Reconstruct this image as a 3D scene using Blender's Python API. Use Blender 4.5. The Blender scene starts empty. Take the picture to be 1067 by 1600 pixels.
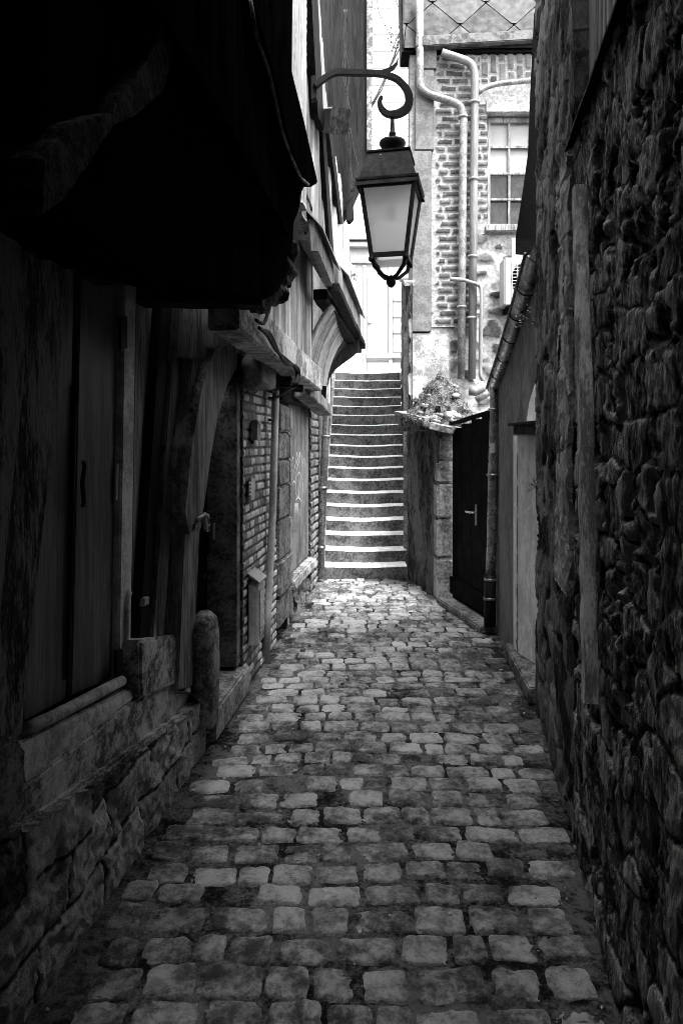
import bpy, bmesh, math, random
import numpy as np
from mathutils import Vector, Matrix
R = math.radians
rnd = random.Random(7)
SC = bpy.context.scene
COL = SC.collection
# ------------------------------------------------------------------ camera, sky, sun, exposure
H = 1.55
F = 1067.0
CX, CY = 533.5, 690.0
cam_d = bpy.data.cameras.new("camera"); cam = bpy.data.objects.new("camera", cam_d); COL.objects.link(cam)
cam.location = (0, 0, H); cam.rotation_euler = (R(90), 0, 0)
cam_d.sensor_fit = 'AUTO'; cam_d.sensor_width = 36; cam_d.lens = 24.0
cam_d.shift_y = -110 / 1600; cam_d.clip_start = .02; cam_d.clip_end = 500
SC.camera = cam
SUN_EL, SUN_AZ = 66, 150          # azimuth: compass-like, 0 = +Y (down the alley), clockwise
W = bpy.data.worlds.new("World"); SC.world = W; W.use_nodes = True
nt = W.node_tree
sky = nt.nodes.new('ShaderNodeTexSky'); sky.sky_type = 'NISHITA'; sky.sun_disc = False
sky.sun_elevation = R(SUN_EL); sky.sun_rotation = R(SUN_AZ); sky.air_density = 1.5; sky.dust_density = 4
bw = nt.nodes.new('ShaderNodeRGBToBW'); bg = nt.nodes['Background']
nt.links.new(sky.outputs[0], bw.inputs[0]); nt.links.new(bw.outputs[0], bg.inputs[0]); bg.inputs[1].default_value = .13
sd = bpy.data.lights.new("sun", 'SUN'); sd.energy = .9; sd.angle = R(12); sd.color = (1, 1, 1)
so = bpy.data.objects.new("sun", sd); COL.objects.link(so)
sv = Vector((math.sin(R(SUN_AZ)) * math.cos(R(SUN_EL)), math.cos(R(SUN_AZ)) * math.cos(R(SUN_EL)), math.sin(R(SUN_EL))))
so.rotation_euler = sv.to_track_quat('Z', 'Y').to_euler(); so.location = (0, 4, 12)
SC.view_settings.view_transform = 'Standard'; SC.view_settings.look = 'None'
SC.view_settings.exposure = 3.4; SC.view_settings.gamma = 1
SC.cycles.max_bounces = 6; SC.cycles.filter_width = .9; SC.cycles.use_denoising = True; SC.cycles.denoising_prefilter = 'NONE'

# ------------------------------------------------------------------ geometry of the place, measured on the photograph
def P(x, y, d): return Vector(((x - CX) * d / F, d, H + (CY - y) * d / F))
def XL(d): return -1.036 + .1034 * d                  # left house line
def XR(d): return .418 + .18 * d                      # right near wall line
def dL(x, o=0.): return (1105 - F * o) / (643.8 - x)
def dR(x, o=0.): return F * (.418 - o) / (x - CX - .18 * F)
def L(x, y, o=0.):
    d = dL(x, o); return Vector((XL(d) + o, d, H + (CY - y) * d / F))
def LD(d, z, o=0.): return Vector((XL(d) + o, d, z))
def RR(x, y, o=0.):
    d = dR(x, o); return Vector((XR(d) - o, d, H + (CY - y) * d / F))

# ------------------------------------------------------------------ numpy noise
def h2(i, j, s=0):
    x = (i.astype(np.int64) * 374761393 + j.astype(np.int64) * 668265263 + s * 1442695041) & 0xffffffff
    x = ((x ^ (x >> 13)) * 1274126177) & 0xffffffff
    x = ((x ^ (x >> 16)) * 2246822519) & 0xffffffff
    return ((x ^ (x >> 15)) & 0xffffff) / float(0xffffff)
def vn(x, y, s=0):
    i = np.floor(x); j = np.floor(y); fx = x - i; fy = y - j
    fx = fx * fx * (3 - 2 * fx); fy = fy * fy * (3 - 2 * fy)
    a = h2(i, j, s); b = h2(i + 1, j, s); c = h2(i, j + 1, s); d = h2(i + 1, j + 1, s)
    return (a * (1 - fx) + b * fx) * (1 - fy) + (c * (1 - fx) + d * fx) * fy
def fbm(x, y, s=0, o=4):
    r = 0; a = .5
    for k in range(o):
        r = r + a * vn(x, y, s + k * 17); x = x * 2.03; y = y * 2.03; a *= .5
    return r - .47
def sstep(a, b, x):
    t = np.clip((x - a) / (b - a), 0, 1); return t * t * (3 - 2 * t)
def inpoly(x, y, poly):
    r = np.zeros(x.shape, bool); n = len(poly)
    for i in range(n):
        x0, y0 = poly[i]; x1, y1 = poly[(i + 1) % n]
        if y0 == y1: continue
        c = ((y0 > y) != (y1 > y)) & (x < (x1 - x0) * (y - y0) / (y1 - y0) + x0)
        r ^= c
    return r
def lay_brick(rowh, bw, s=0, vert=False, warp=.006):
    def f(u, v):
        v2 = v + warp * 2 * fbm(u * 3, v * 3, s); u2 = u + warp * 1.5 * fbm(u * 9, v * 9, s + 5)
        r = np.floor(v2 / rowh); off = h2(r, r * 0, s) * bw * .35 + (r % 2) * bw * .5
        c = np.floor((u2 + off) / bw)
        j0 = (h2(c, r, s + 2) - .5) * bw * .3; j1 = (h2(c + 1, r, s + 2) - .5) * bw * .3
        uu = (u2 + off) - c * bw
        low = uu < j0; hi = uu > bw + j1
        du = np.minimum(np.abs(uu - j0), np.abs(bw + j1 - uu))
        c = c - low + hi
        vv = v2 - r * rowh
        dv = np.minimum(vv, rowh - vv)
        return h2(c, r, s + 9), np.minimum(du, dv)
    return f
def lay_rubble(su, sv, s=0, jit=.85, warp=.03):
    def f(u, v):
        u2 = (u + warp * 2 * fbm(u * 5, v * 5, s)) / su; v2 = (v + warp * 2 * fbm(u * 5 + 9, v * 5, s + 3)) / sv
        i = np.floor(u2); j = np.floor(v2)
        F1 = np.full(u.shape, 9.); F2 = np.full(u.shape, 9.); idv = np.zeros(u.shape)
        for a in (-1, 0, 1):
            for b in (-1, 0, 1):
                sh = ((j + b) % 2) * .5
                px = i + a + .5 * 0 + sh + jit * (h2(i + a, j + b, s + 1) - .5); py = j + b + .5 + jit * .8 * (h2(i + a, j + b, s + 2) - .5)
                dx = (px - u2); dy = (py - v2); d = np.sqrt(dx * dx + dy * dy)
                t = h2(i + a, j + b, s + 4)
                m = d < F1
                F2 = np.where(m, F1, np.minimum(F2, d)); idv = np.where(m, t, idv); F1 = np.where(m, d, F1)
        return idv, (F2 - F1) * .5 * min(su, sv) * 1.1
    return f
def lay_boards(bw, s=0):
    def f(u, v):
        u2 = u + .008 * fbm(u * 2, v * 1.2, s); c = np.floor(u2 / bw)
        uu = u2 - c * bw; return h2(c, c * 0, s), np.minimum(uu, bw - uu)
    return f

# ------------------------------------------------------------------ mesh / object helpers
def ragged(pts, amp=3.):
    out = []
    for (a, c) in zip(pts, pts[1:] + pts[:1]):
        n = max(1, int(math.hypot(c[0] - a[0], c[1] - a[1]) / 14))
        for k in range(n): out.append((a[0] + (c[0] - a[0]) * k / n + rnd.uniform(-amp, amp), a[1] + (c[1] - a[1]) * k / n + rnd.uniform(-amp, amp)))
    return out
def link(name, me, mat, root=None, parent=None):
    """mesh is in world coordinates; root is the thing's empty"""
    o = bpy.data.objects.new(name, me); COL.objects.link(o)
    if mat is not None: me.materials.append(mat)
    if root is not None:
        me.transform(Matrix.Translation(-Vector(root['_loc'])) if False else Matrix.Translation(-LOC[root.name]))
        o.parent = parent if parent is not None else root
    return o
LOC = {}
def thing(name, label, cat, loc, group=None):
    o = bpy.data.objects.new(name, None); COL.objects.link(o); o.location = loc; o.empty_display_size = .1
    LOC[o.name] = Vector(loc); o['label'] = label; o['category'] = cat
    if group: o['group'] = group
    return o
def tag(o, label, cat, group=None):
    o['label'] = label; o['category'] = cat
    if group: o['group'] = group
    return o
def single(name, me, mat, label, cat, loc, group=None):
    me.transform(Matrix.Translation(-Vector(loc)))
    o = bpy.data.objects.new(name, me); COL.objects.link(o); o.location = loc; me.materials.append(mat)
    return tag(o, label, cat, group)
class MB:
    def __init__(s): s.v = []; s.f = []; s.sm = []
    def add(s, vs, fs, smooth=False):
        n = len(s.v); s.v += [tuple(v) for v in vs]; s.f += [tuple(i + n for i in f) for f in fs]; s.sm += [smooth] * len(fs); return s
    def box(s, a, b):
        (x0, y0, z0), (x1, y1, z1) = a, b
        vs = [(x0, y0, z0), (x1, y0, z0), (x1, y1, z0), (x0, y1, z0), (x0, y0, z1), (x1, y0, z1), (x1, y1, z1), (x0, y1, z1)]
        return s.add(vs, [(3, 2, 1, 0), (4, 5, 6, 7), (0, 1, 5, 4), (1, 2, 6, 5), (2, 3, 7, 6), (3, 0, 4, 7)])
    def slab(s, pts, dv):
        n = len(pts); dv = Vector(dv); a = [Vector(p) for p in pts]; b = [p + dv for p in a]
        fs = [tuple(range(n)), tuple(range(2 * n - 1, n - 1, -1))] + [(i, i + n, (i + 1) % n + n, (i + 1) % n) for i in range(n)]
        return s.add(a + b, fs)
    def beam(s, p0, p1, w, h, seg=8, wob=.006, up=(0, 0, 1), taper=1., bend=0.):
        p0 = Vector(p0); p1 = Vector(p1); t = (p1 - p0).normalized(); up = Vector(up)
        side = t.cross(up).normalized(); up2 = side.cross(t).normalized()
        rings = []
        for i in range(seg + 1):
            k = i / seg; c = p0.lerp(p1, k) + side * rnd.uniform(-wob, wob) + up2 * (rnd.uniform(-wob, wob) + bend * math.sin(math.pi * k))
            ww = w / 2 * (1 + (taper - 1) * k) * (1 + rnd.uniform(-1, 1) * wob * 3); hh = h / 2 * (1 + (taper - 1) * k) * (1 + rnd.uniform(-1, 1) * wob * 3)
            ch = min(ww, hh) * .18; ring = []
            for (a, b) in ((-1, -1), (1, -1), (1, 1), (-1, 1)):
                c1 = c + side * (a * (ww - ch)) + up2 * (b * hh); c2 = c + side * (a * ww) + up2 * (b * (hh - ch))
                ring += [c1, c2] if (a * b < 0) else [c2, c1]
            rings.append(ring)
        vs = [v for r in rings for v in r]; fs = []
        for i in range(seg):
            for j in range(8):
                fs.append((i * 8 + j, i * 8 + (j + 1) % 8, (i + 1) * 8 + (j + 1) % 8, (i + 1) * 8 + j))
        fs.append(tuple(range(7, -1, -1))); fs.append(tuple(range(seg * 8, seg * 8 + 8)))
        return s.add(vs, fs)
    def tube(s, pts, r, n=12, sq=False, smooth=True):
        pts = [Vector(p) for p in pts]; m = len(pts); rs = r if isinstance(r, (list, tuple)) else [r] * m
        prev = None; vs = []
        for i in range(m):
            t = (pts[min(i + 1, m - 1)] - pts[max(i - 1, 0)]).normalized()
            if prev is None:
                prev = t.orthogonal().normalized()
            prev = (prev - t * prev.dot(t)).normalized(); b = t.cross(prev)
            for j in range(n):
                a = 2 * math.pi * (j + (.5 if sq else 0)) / n
                vs.append(pts[i] + (prev * math.cos(a) + b * math.sin(a)) * rs[i])
        fs = [(i * n + j, i * n + (j + 1) % n, (i + 1) * n + (j + 1) % n, (i + 1) * n + j) for i in range(m - 1) for j in range(n)]
        fs += [tuple(range(n - 1, -1, -1)), tuple(range((m - 1) * n, m * n))]
        return s.add(vs, fs, smooth)
    def ring(s, c, axis, r, hgt, n=16):
        axis = Vector(axis).normalized(); c = Vector(c)
        return s.tube([c - axis * hgt / 2, c + axis * hgt / 2], r, n)
    def lathe(s, c, prof, n=24):
        c = Vector(c); vs = []
        for (r, z) in prof:
            for j in range(n):
                a = 2 * math.pi * j / n; vs.append(c + Vector((r * math.cos(a), r * math.sin(a), z)))
        m = len(prof)
        fs = [(i * n + j, i * n + (j + 1) % n, (i + 1) * n + (j + 1) % n, (i + 1) * n + j) for i in range(m - 1) for j in range(n)]
        fs += [tuple(range(n - 1, -1, -1)), tuple(range((m - 1) * n, m * n))]
        return s.add(vs, fs, True)
    def rock(s, c, rad, seed=0, n=10, amp=.25, flat=0):
        c = Vector(c); vs = []; m = n
        r_ = random.Random(seed); ph = [r_.uniform(0, 6) for _ in range(6)]
        for i in range(m + 1):
            th = math.pi * i / m
            for j in range(2 * n):
                a = math.pi * j / n; x, y, z = math.sin(th) * math.cos(a), math.sin(th) * math.sin(a), math.cos(th)
                k = 1 + amp * (math.sin(3 * x + ph[0]) * math.sin(4 * y + ph[1]) + .6 * math.sin(5 * z + ph[2] + 3 * x) + .4 * math.sin(9 * x + 7 * y + ph[3]))
                q = 2.6; nn = (abs(x) ** q + abs(y) ** q + abs(z) ** q) ** (-1 / q)
                k *= nn; vs.append(c + Vector((x * rad[0] * k, y * rad[1] * k, z * rad[2] * k)))
        fs = [(i * 2 * n + j, (i + 1) * 2 * n + j, (i + 1) * 2 * n + (j + 1) % (2 * n), i * 2 * n + (j + 1) % (2 * n)) for i in range(m) for j in range(2 * n)]
        return s.add(vs, fs, True)
    def mesh(s, name='m', bevel=0.):
        me = bpy.data.meshes.new(name); me.from_pydata(s.v, [], s.f)
        me.polygons.foreach_set('use_smooth', s.sm); me.update()
        bm = bmesh.new(); bm.from_mesh(me)
        if bevel:
            bm.normal_update()
            ed = [e for e in bm.edges if len(e.link_faces) == 2 and e.calc_face_angle(0) > .6]
            bmesh.ops.bevel(bm, geom=ed, offset=bevel, segments=2, affect='EDGES', clamp_overlap=True)
        bmesh.ops.recalc_face_normals(bm, faces=bm.faces[:]); bm.to_mesh(me); bm.free()
        return me
def npmesh(co, faces, tone=None, mort=None, smooth=True):
    me = bpy.data.meshes.new('m'); nv = len(co); nf = len(faces)
    me.vertices.add(nv); me.vertices.foreach_set('co', co.astype(np.float32).ravel())
    me.loops.add(nf * 4); me.loops.foreach_set('vertex_index', faces.astype(np.int32).ravel())
    me.polygons.add(nf); me.polygons.foreach_set('loop_start', np.arange(0, nf * 4, 4, dtype=np.int32))
    me.polygons.foreach_set('use_smooth', np.full(nf, smooth))
    for nm, a in (('tone', tone), ('mort', mort)):
        at = me.attributes.new(nm, 'FLOAT', 'POINT'); at.data.foreach_set('value', (np.full(nv, .5 if nm == 'tone' else 0.) if a is None else a).astype(np.float32))
    me.update(calc_edges=True); return me
def sheet(O, U, V, N, ul, vl, res, lay, amp, joint=.012, rough=.006, rs=25, seed=0, keep=None, depth=.2, tilt=.3, rsv=None, pit=0.):
    """displaced masonry/board relief over a rectangle, closed by a backing slab of real thickness"""
    O = Vector(O); U = Vector(U); V = Vector(V); N = Vector(N)
    nu = max(2, int(ul / res) + 1); nv_ = max(2, int(vl / res) + 1)
    u, v = np.meshgrid(np.linspace(0, ul, nu), np.linspace(0, vl, nv_)); 
    t, e = lay(u, v); rsv = rsv or rs
    m = sstep(joint * .35, joint * 1.3, e + .25 * joint * 2 * fbm(u * 40, v * 40, seed + 8))
    n1 = fbm(u * rs, v * rsv, seed); n2 = fbm(u * rs * .2, v * rsv * .2, seed + 50)
    h = amp * (m - 1) + m * (t - .5) * amp * tilt * 2 + rough * 2 * n1 + rough * 2.2 * n2
    if pit: h -= pit * sstep(.06, .2, fbm(u * 9, v * 9, seed + 70, 5))
    co = np.stack([O[k] + U[k] * u + V[k] * v + N[k] * h for k in range(3)], -1).reshape(-1, 3)
    idx = np.arange(nu * nv_).reshape(nv_, nu)
    fa = np.stack([idx[:-1, :-1], idx[:-1, 1:], idx[1:, 1:], idx[1:, :-1]], -1).reshape(-1, 4)
    uc = (u[:-1, :-1] + u[1:, 1:]) / 2; vc = (v[:-1, :-1] + v[1:, 1:]) / 2
    kk = np.ones(uc.shape, bool)
    if keep is not None: kk = keep(uc, vc)
    kf = kk.ravel()
    fa = fa[kf]
    tone = t.ravel(); mort = (1 - m).ravel()
    # backing skin + rim
    back = co * 1; 
    bk = np.stack([O[k] + U[k] * u - N[k] * depth + V[k] * v for k in range(3)], -1).reshape(-1, 3)
    n = nu * nv_
    # boundary edges of kept faces
    kp = np.pad(kk, 1); rim = []
    K = kp[1:-1, 1:-1]
    for (dy, dx, a, b) in ((0, -1, (1, 0), (0, 0)), (0, 1, (0, 1), (1, 1)), (-1, 0, (0, 0), (0, 1)), (1, 0, (1, 1), (1, 0))):
        nb = kp[1 + dy:kp.shape[0] - 1 + dy, 1 + dx:kp.shape[1] - 1 + dx]
        ii, jj = np.where(K & ~nb)
        A = idx[ii + a[0], jj + a[1]]; B = idx[ii + b[0], jj + b[1]]
        rim.append(np.stack([A, B, B + n, A + n], -1))
    allf = np.concatenate([fa, fa[:, ::-1] + n] + rim) if True else fa
    co2 = np.concatenate([co, bk])
    used = np.unique(allf); remap = np.full(len(co2), -1); remap[used] = np.arange(len(used))
    me = npmesh(co2[used], remap[allf], np.concatenate([tone, tone])[used], np.concatenate([mort, mort])[used])
    ua = np.cross(np.array(U), np.array(V))
    if np.dot(ua, np.array(N)) < 0: me.flip_normals()
    return me

# ------------------------------------------------------------------ materials (neutral greys only: the photograph is black and white)
def g(v): return (v, v, v, 1)
MATS = {}
def mat(name, lo, hi, rough=.85, sc=5., stretch=(1, 1, 1), bump=.35, bsc=40., bd=.004, tone=False, mortar=None, spot=None, metal=0., contrast=1., spec=.08, rvar=.1, tonew=.6, seed=0.):
    m = bpy.data.materials.new(name); m.use_nodes = True; n = m.node_tree.nodes; l = m.node_tree.links
    b = n['Principled BSDF']; b.inputs['Roughness'].default_value = rough; b.inputs['Metallic'].default_value = metal
    b.inputs['Specular IOR Level'].default_value = spec
    tc = n.new('ShaderNodeTexCoord'); mp = n.new('ShaderNodeMapping'); l.new(tc.outputs['Object'], mp.inputs[0])
    mp.inputs['Scale'].default_value = stretch; mp.inputs['Location'].default_value = (seed, seed * 1.7, seed * .6)
    def noise(s, d=8, r=.6):
        q = n.new('ShaderNodeTexNoise'); q.inputs['Scale'].default_value = s; q.inputs['Detail'].default_value = d; q.inputs['Roughness'].default_value = r
        l.new(mp.outputs[0], q.inputs['Vector']); return q.outputs['Fac']
    def rng(x, a, b_, c=0., d=1.):
        q = n.new('ShaderNodeMapRange'); q.interpolation_type = 'SMOOTHSTEP'; l.new(x, q.inputs[0])
        for i, v in zip((1, 2, 3, 4), (a, b_, c, d)): q.inputs[i].default_value = v
        return q.outputs[0]
    def mth(op, a, b_):
        q = n.new('ShaderNodeMath'); q.operation = op; q.use_clamp = op != 'ADD' or True
        for i, v in enumerate((a, b_)):
            if isinstance(v, (int, float)): q.inputs[i].default_value = v
            else: l.new(v, q.inputs[i])
        return q.outputs[0]
    big = rng(noise(sc), .5 - .2 / contrast, .5 + .2 / contrast); fine = rng(noise(sc * 5, 8, .7), .36, .64); mic = rng(noise(sc * 22, 6, .7), .36, .64)
    f = mth('ADD', mth('MULTIPLY', big, .42), mth('ADD', mth('MULTIPLY', fine, .34), mth('MULTIPLY', mic, .24)))
    if tone:
        at = n.new('ShaderNodeAttribute'); at.attribute_name = 'tone'
        f = mth('ADD', mth('MULTIPLY', f, 1 - tonew), mth('MULTIPLY', at.outputs['Fac'], tonew))
    def mix(fac, a, b_):
        q = n.new('ShaderNodeMix'); q.data_type = 'RGBA'
        if isinstance(fac, (int, float)): q.inputs[0].default_value = fac
        else: l.new(fac, q.inputs[0])
        for i, v in ((6, a), (7, b_)):
            if isinstance(v, tuple): q.inputs[i].default_value = v
            else: l.new(v, q.inputs[i])
        return q.outputs[2]
    f = rng(f, .5 - .3 / contrast ** .5, .5 + .3 / contrast ** .5)
    c = mix(f, g(lo), g(hi))
    if mortar is not None:
        at = n.new('ShaderNodeAttribute'); at.attribute_name = 'mort'
        mm = rng(at.outputs['Fac'], .25, .75)
        c = mix(mm, c, mix(fine, g(mortar * .65), g(min(1, mortar * 1.2))))
    if spot:
        (ss, th, val) = spot[:3]
        s2 = rng(noise(ss, 10, .65), th, th + .03)
        c = mix(s2, c, g(val))
    l.new(c, b.inputs['Base Color'])
    l.new(rng(noise(sc * 2.3), .3, .7, max(.02, rough - rvar), min(1, rough + rvar)), b.inputs['Roughness'])
    if bump:
        bp = n.new('ShaderNodeBump'); bp.inputs['Strength'].default_value = bump; bp.inputs['Distance'].default_value = bd
        l.new(mth('ADD', mth('MULTIPLY', noise(bsc, 8, .65), .6), mth('MULTIPLY', noise(bsc * .25, 5), .4)), bp.inputs['Height']); l.new(bp.outputs[0], b.inputs['Normal'])
    MATS[name] = m; return m
WV = (1, 1, .08)
M_set = mat('cobble_stone', 0.0240, 0.4140, .46, 1.6, bump=1, bsc=90, bd=.014, tone=True, tonew=.27, spec=.4, rvar=.22, contrast=1.2, spot=(45, .70, .45))
M_mor = mat('joint_gravel', 0.0064, 0.1400, .8, 3, bump=1, bsc=110, bd=.015, contrast=1.2, spot=(70, .66, .5))
M_soil = mat('ground_earth', .06, .12, .9, 6)
M_tread_lit = mat('tread_stone_lit', 0.6210, 0.9108, .35, 7, bump=.7, bsc=90, bd=.004, contrast=1.3, spot=(25, .66, .08))  # treads: skylight from above put into a pale base colour
M_riser_shade = mat('riser_stone_shaded', 0.0292, 0.1469, .7, 7, bump=.8, bsc=90, bd=.005, contrast=1., spot=(22, .68, .2))  # risers: same stone with their shade put into a dark base colour
M_brick = mat('brick_left', 0.1183, 0.5040, .85, 9, bump=.6, bsc=70, tone=True, mortar=.09)
M_brick2 = mat('brick_back', .035, .13, .85, 8, bump=.6, bsc=60, tone=True, mortar=.25, tonew=.4)
M_rub2 = mat('rubble_back', 0.0403, 0.2052, .85, 6, bump=.9, bsc=40, tone=True, mortar=.28)
M_rubR = mat('rubble_right', 0.0048, 0.4500, .7, 10, (1, 1, .28), bump=1, bsc=70, bd=.02, tone=True, mortar=.015, tonew=.22, spec=.35, contrast=2., spot=(26, .66, .5))
M_rubP = mat('rubble_pier', 0.0048, 0.1920, .8, 12, (1, 1, .4), contrast=1.4, bump=1, bsc=50, bd=.012, tone=True, mortar=.04, spot=(22, .69, .45))
M_rubL = mat('rubble_plinth', 0.0156, 0.4590, .8, 7, bump=1, bsc=34, bd=.012, tone=True, mortar=.06)
M_rend = mat('render_left', 0.0924, 0.6120, .9, 4, bump=.8, bsc=70, bd=.006, contrast=1.2)
M_stone = mat('dressed_stone', 0.0922, 0.4301, .85, 6, bump=.8, bsc=45, bd=.008)
M_stoneD = mat('dark_stone', 0.0440, 0.2520, .8, 8, bump=.9, bsc=40, bd=.01)
M_plas = mat('plaster_grey', .10, .2, .9, 3, (1, 1, .4), bump=.4, bsc=60)
M_plasL = mat('plaster_light', 0.1360, 0.3264, .9, 7, bump=.9, bsc=60, bd=.008, contrast=1.4)
M_cem = mat('cement_strip', 0.1920, 0.5280, .9, 9, bump=.8, bsc=60, bd=.006)
M_white = mat('white_paint', 0.4129, 0.4910, .7, 2, bump=.12, bsc=20)
M_whiteG = mat('white_grey_paint', 0.2801, 0.3502, .7, 3, (1, 1, .3), bump=.1, bsc=20)
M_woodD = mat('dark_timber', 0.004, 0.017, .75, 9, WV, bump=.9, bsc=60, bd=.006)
M_woodO = mat('old_post', 0.0150, 0.2720, .8, 10, (1, 1, .22), bump=1, bsc=40, bd=.01, contrast=1.6, spot=(11, .68, .45))
M_woodP = mat('peeling_timber', 0.0260, 0.1500, .8, 9, WV, bump=.9, bsc=60, bd=.006, spot=(11, .62, .5))
M_woodG = mat('grey_timber', 0.0650, 0.3000, .8, 8, WV, bump=.8, bsc=60, bd=.005)
M_woodL = mat('light_boards', 0.1290, 0.5198, .8, 8, WV, bump=.8, bsc=60, bd=.006, tone=True, tonew=.35, spot=(10, .6, .5))
M_woodM = mat('mid_boards', 0.1037, 0.4012, .8, 8, WV, bump=.7, bsc=60, bd=.005, tone=True, tonew=.35)
M_beamL = mat('light_beam', 0.1733, 0.6048, .8, 5, bump=.9, bsc=30, bd=.008, contrast=1.5, spot=(16, .64, .12))
M_shut = mat('shutter_paint', 0.0825, 0.2080, .5, 3, WV, bump=.15, bsc=60)
M_frame = mat('frame_paint', 0.3548, 0.7488, .5, 4, bump=.15, bsc=40)
M_sill = mat('sill_paint', 0.2340, 0.6120, .45, 6, bump=.2, bsc=40)
M_black = mat('black_paint', 0.0012, 0.0027, .6, 4, bump=.1, bsc=40, spec=.02)
M_slate = mat('slate', 0.0013, 0.0042, .7, 8, bump=.7, bsc=40)
M_roof = mat('diamond_slates', 0.0110, 0.0388, .5, 5, bump=.4, bsc=40, tone=True, tonew=.4, contrast=1.6)
M_zinc = mat('zinc_light', 0.1193, 0.2275, .45, 6, WV, bump=.15, bsc=30, metal=.2)
M_zinc2 = mat('zinc_worn', 0.090, 0.255, .5, 9, bump=.2, bsc=50, metal=.2)
M_pipe = mat('pipe_grey', 0.1680, 0.4080, .32, 6, bump=.1, bsc=30, metal=.75)
M_pipeL = mat('conduit_grey', 0.3120, 0.4680, .5, 6, bump=.1, bsc=30)
M_iron = mat('cast_iron', 0.007, 0.018, .5, 12, bump=.3, bsc=60, spot=(30, .7, .12))
M_lant = mat('lantern_paint', 0.012, 0.033, .42, 6, bump=.2, bsc=60, spot=(30, .69, .45))
M_glass = mat('lamp_opal_glass', 0.7500, 0.8640, .35, 2.5, bump=0, spot=(60, .77, .1))
_n = M_glass.node_tree; _b = _n.nodes['Principled BSDF']; _t = _n.nodes.new('ShaderNodeBsdfTranslucent'); _m = _n.nodes.new('ShaderNodeMixShader'); _m.inputs[0].default_value = .82
_t.inputs[0].default_value = (.95, .95, .95, 1); _n.links.new(_b.outputs[0], _m.inputs[1]); _n.links.new(_t.outputs[0], _m.inputs[2]); _p = _n.nodes.new('ShaderNodeBsdfTransparent'); _m2 = _n.nodes.new('ShaderNodeMixShader'); _m2.inputs[0].default_value = .3
_n.links.new(_m.outputs[0], _m2.inputs[1]); _n.links.new(_p.outputs[0], _m2.inputs[2]); _n.links.new(_m2.outputs[0], _n.nodes['Material Output'].inputs[0])
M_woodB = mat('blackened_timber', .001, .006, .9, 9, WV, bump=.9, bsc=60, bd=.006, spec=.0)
M_pane = mat('window_glass', 0.0100, 0.0350, .25, 6, bump=0, spec=.25, rvar=.05)
M_pane_sky = mat('pane_sky_glare', 0.2744, 0.3136, .8, 2, bump=.1)  # sky reflected in the upper panes, put into a pale base colour
M_steel = mat('bare_steel', .5, .65, .35, 5, bump=.1, metal=.8)
M_rubber = mat('black_cable', .004, .012, .5, 8, bump=.1)
M_mud = mat('mossy_earth', 0.0099, 0.1080, .9, 16, bump=1, bsc=60, bd=.02, contrast=1.6, spot=(40, .68, .4))
M_leaf = mat('leaves', 0.0250, 0.1000, .6, 12, bump=.1)
M_leafD = mat('moss', .04, .12, .9, 30, bump=.5)
M_sign = mat('sticker_paper', .45, .6, .6, 20, bump=0)
M_chalk = mat('graffiti_paint', 0.5850, 0.7800, .8, 12, bump=.1)
M_ac = mat('ac_enamel', 0.3200, 0.3840, .4, 3, bump=0)
M_board = mat('window_board', 0.0946, 0.2688, .65, 4, (1, 1, .3), bump=.25, bsc=40, contrast=1.3)
M_flash = mat('lead_flashing', 0.270, 0.360, .4, 5, bump=.1, metal=.3)

# ================================================================== THE SETTING
def leftedge(y): return XL(min(y, 7.7)) if y < 7.7 else XL(7.7)
def rightedge(y):
    pts = [(-5, -.48), (4.03, 1.143), (4.86, 1.22), (5.6, 1.23), (6.5, 1.05), (7.75, .735), (9, .78)]
    for (a, xa), (b, xb) in zip(pts, pts[1:]):
        if y <= b: return xa + (xb - xa) * (y - a) / (b - a)
    return .78
def gz(x, y):   # gentle dishing of the paving
    return .018 * (fbm(np.asarray(x) * 1.3 + 4, np.asarray(y) * 1.3, 3) * 1.6)
u, v = np.meshgrid(np.linspace(-1.7, 1.7, 230), np.linspace(-3, 8.1, 720))
z = gz(u, v) - .007 + .010 * fbm(u * 22, v * 22, 12) + .006 * fbm(u * 70, v * 70, 14)
co = np.stack([u, v, z], -1).reshape(-1, 3); idx = np.arange(u.size).reshape(u.shape)
fa = np.stack([idx[:-1, :-1], idx[:-1, 1:], idx[1:, 1:], idx[1:, :-1]], -1).reshape(-1, 4)
me = npmesh(co, fa); me.materials.append(M_mor)
o = bpy.data.objects.new('alley_ground', me); COL.objects.link(o); o['kind'] = 'structure'
me = MB().add([(-60, -60, -.06), (60, -60, -.06), (60, 60, -.06), (-60, 60, -.06)], [(0, 1, 2, 3)]).mesh(); me.materials.append(M_soil)
o = bpy.data.objects.new('ground', me); COL.objects.link(o); o['kind'] = 'structure'
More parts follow.
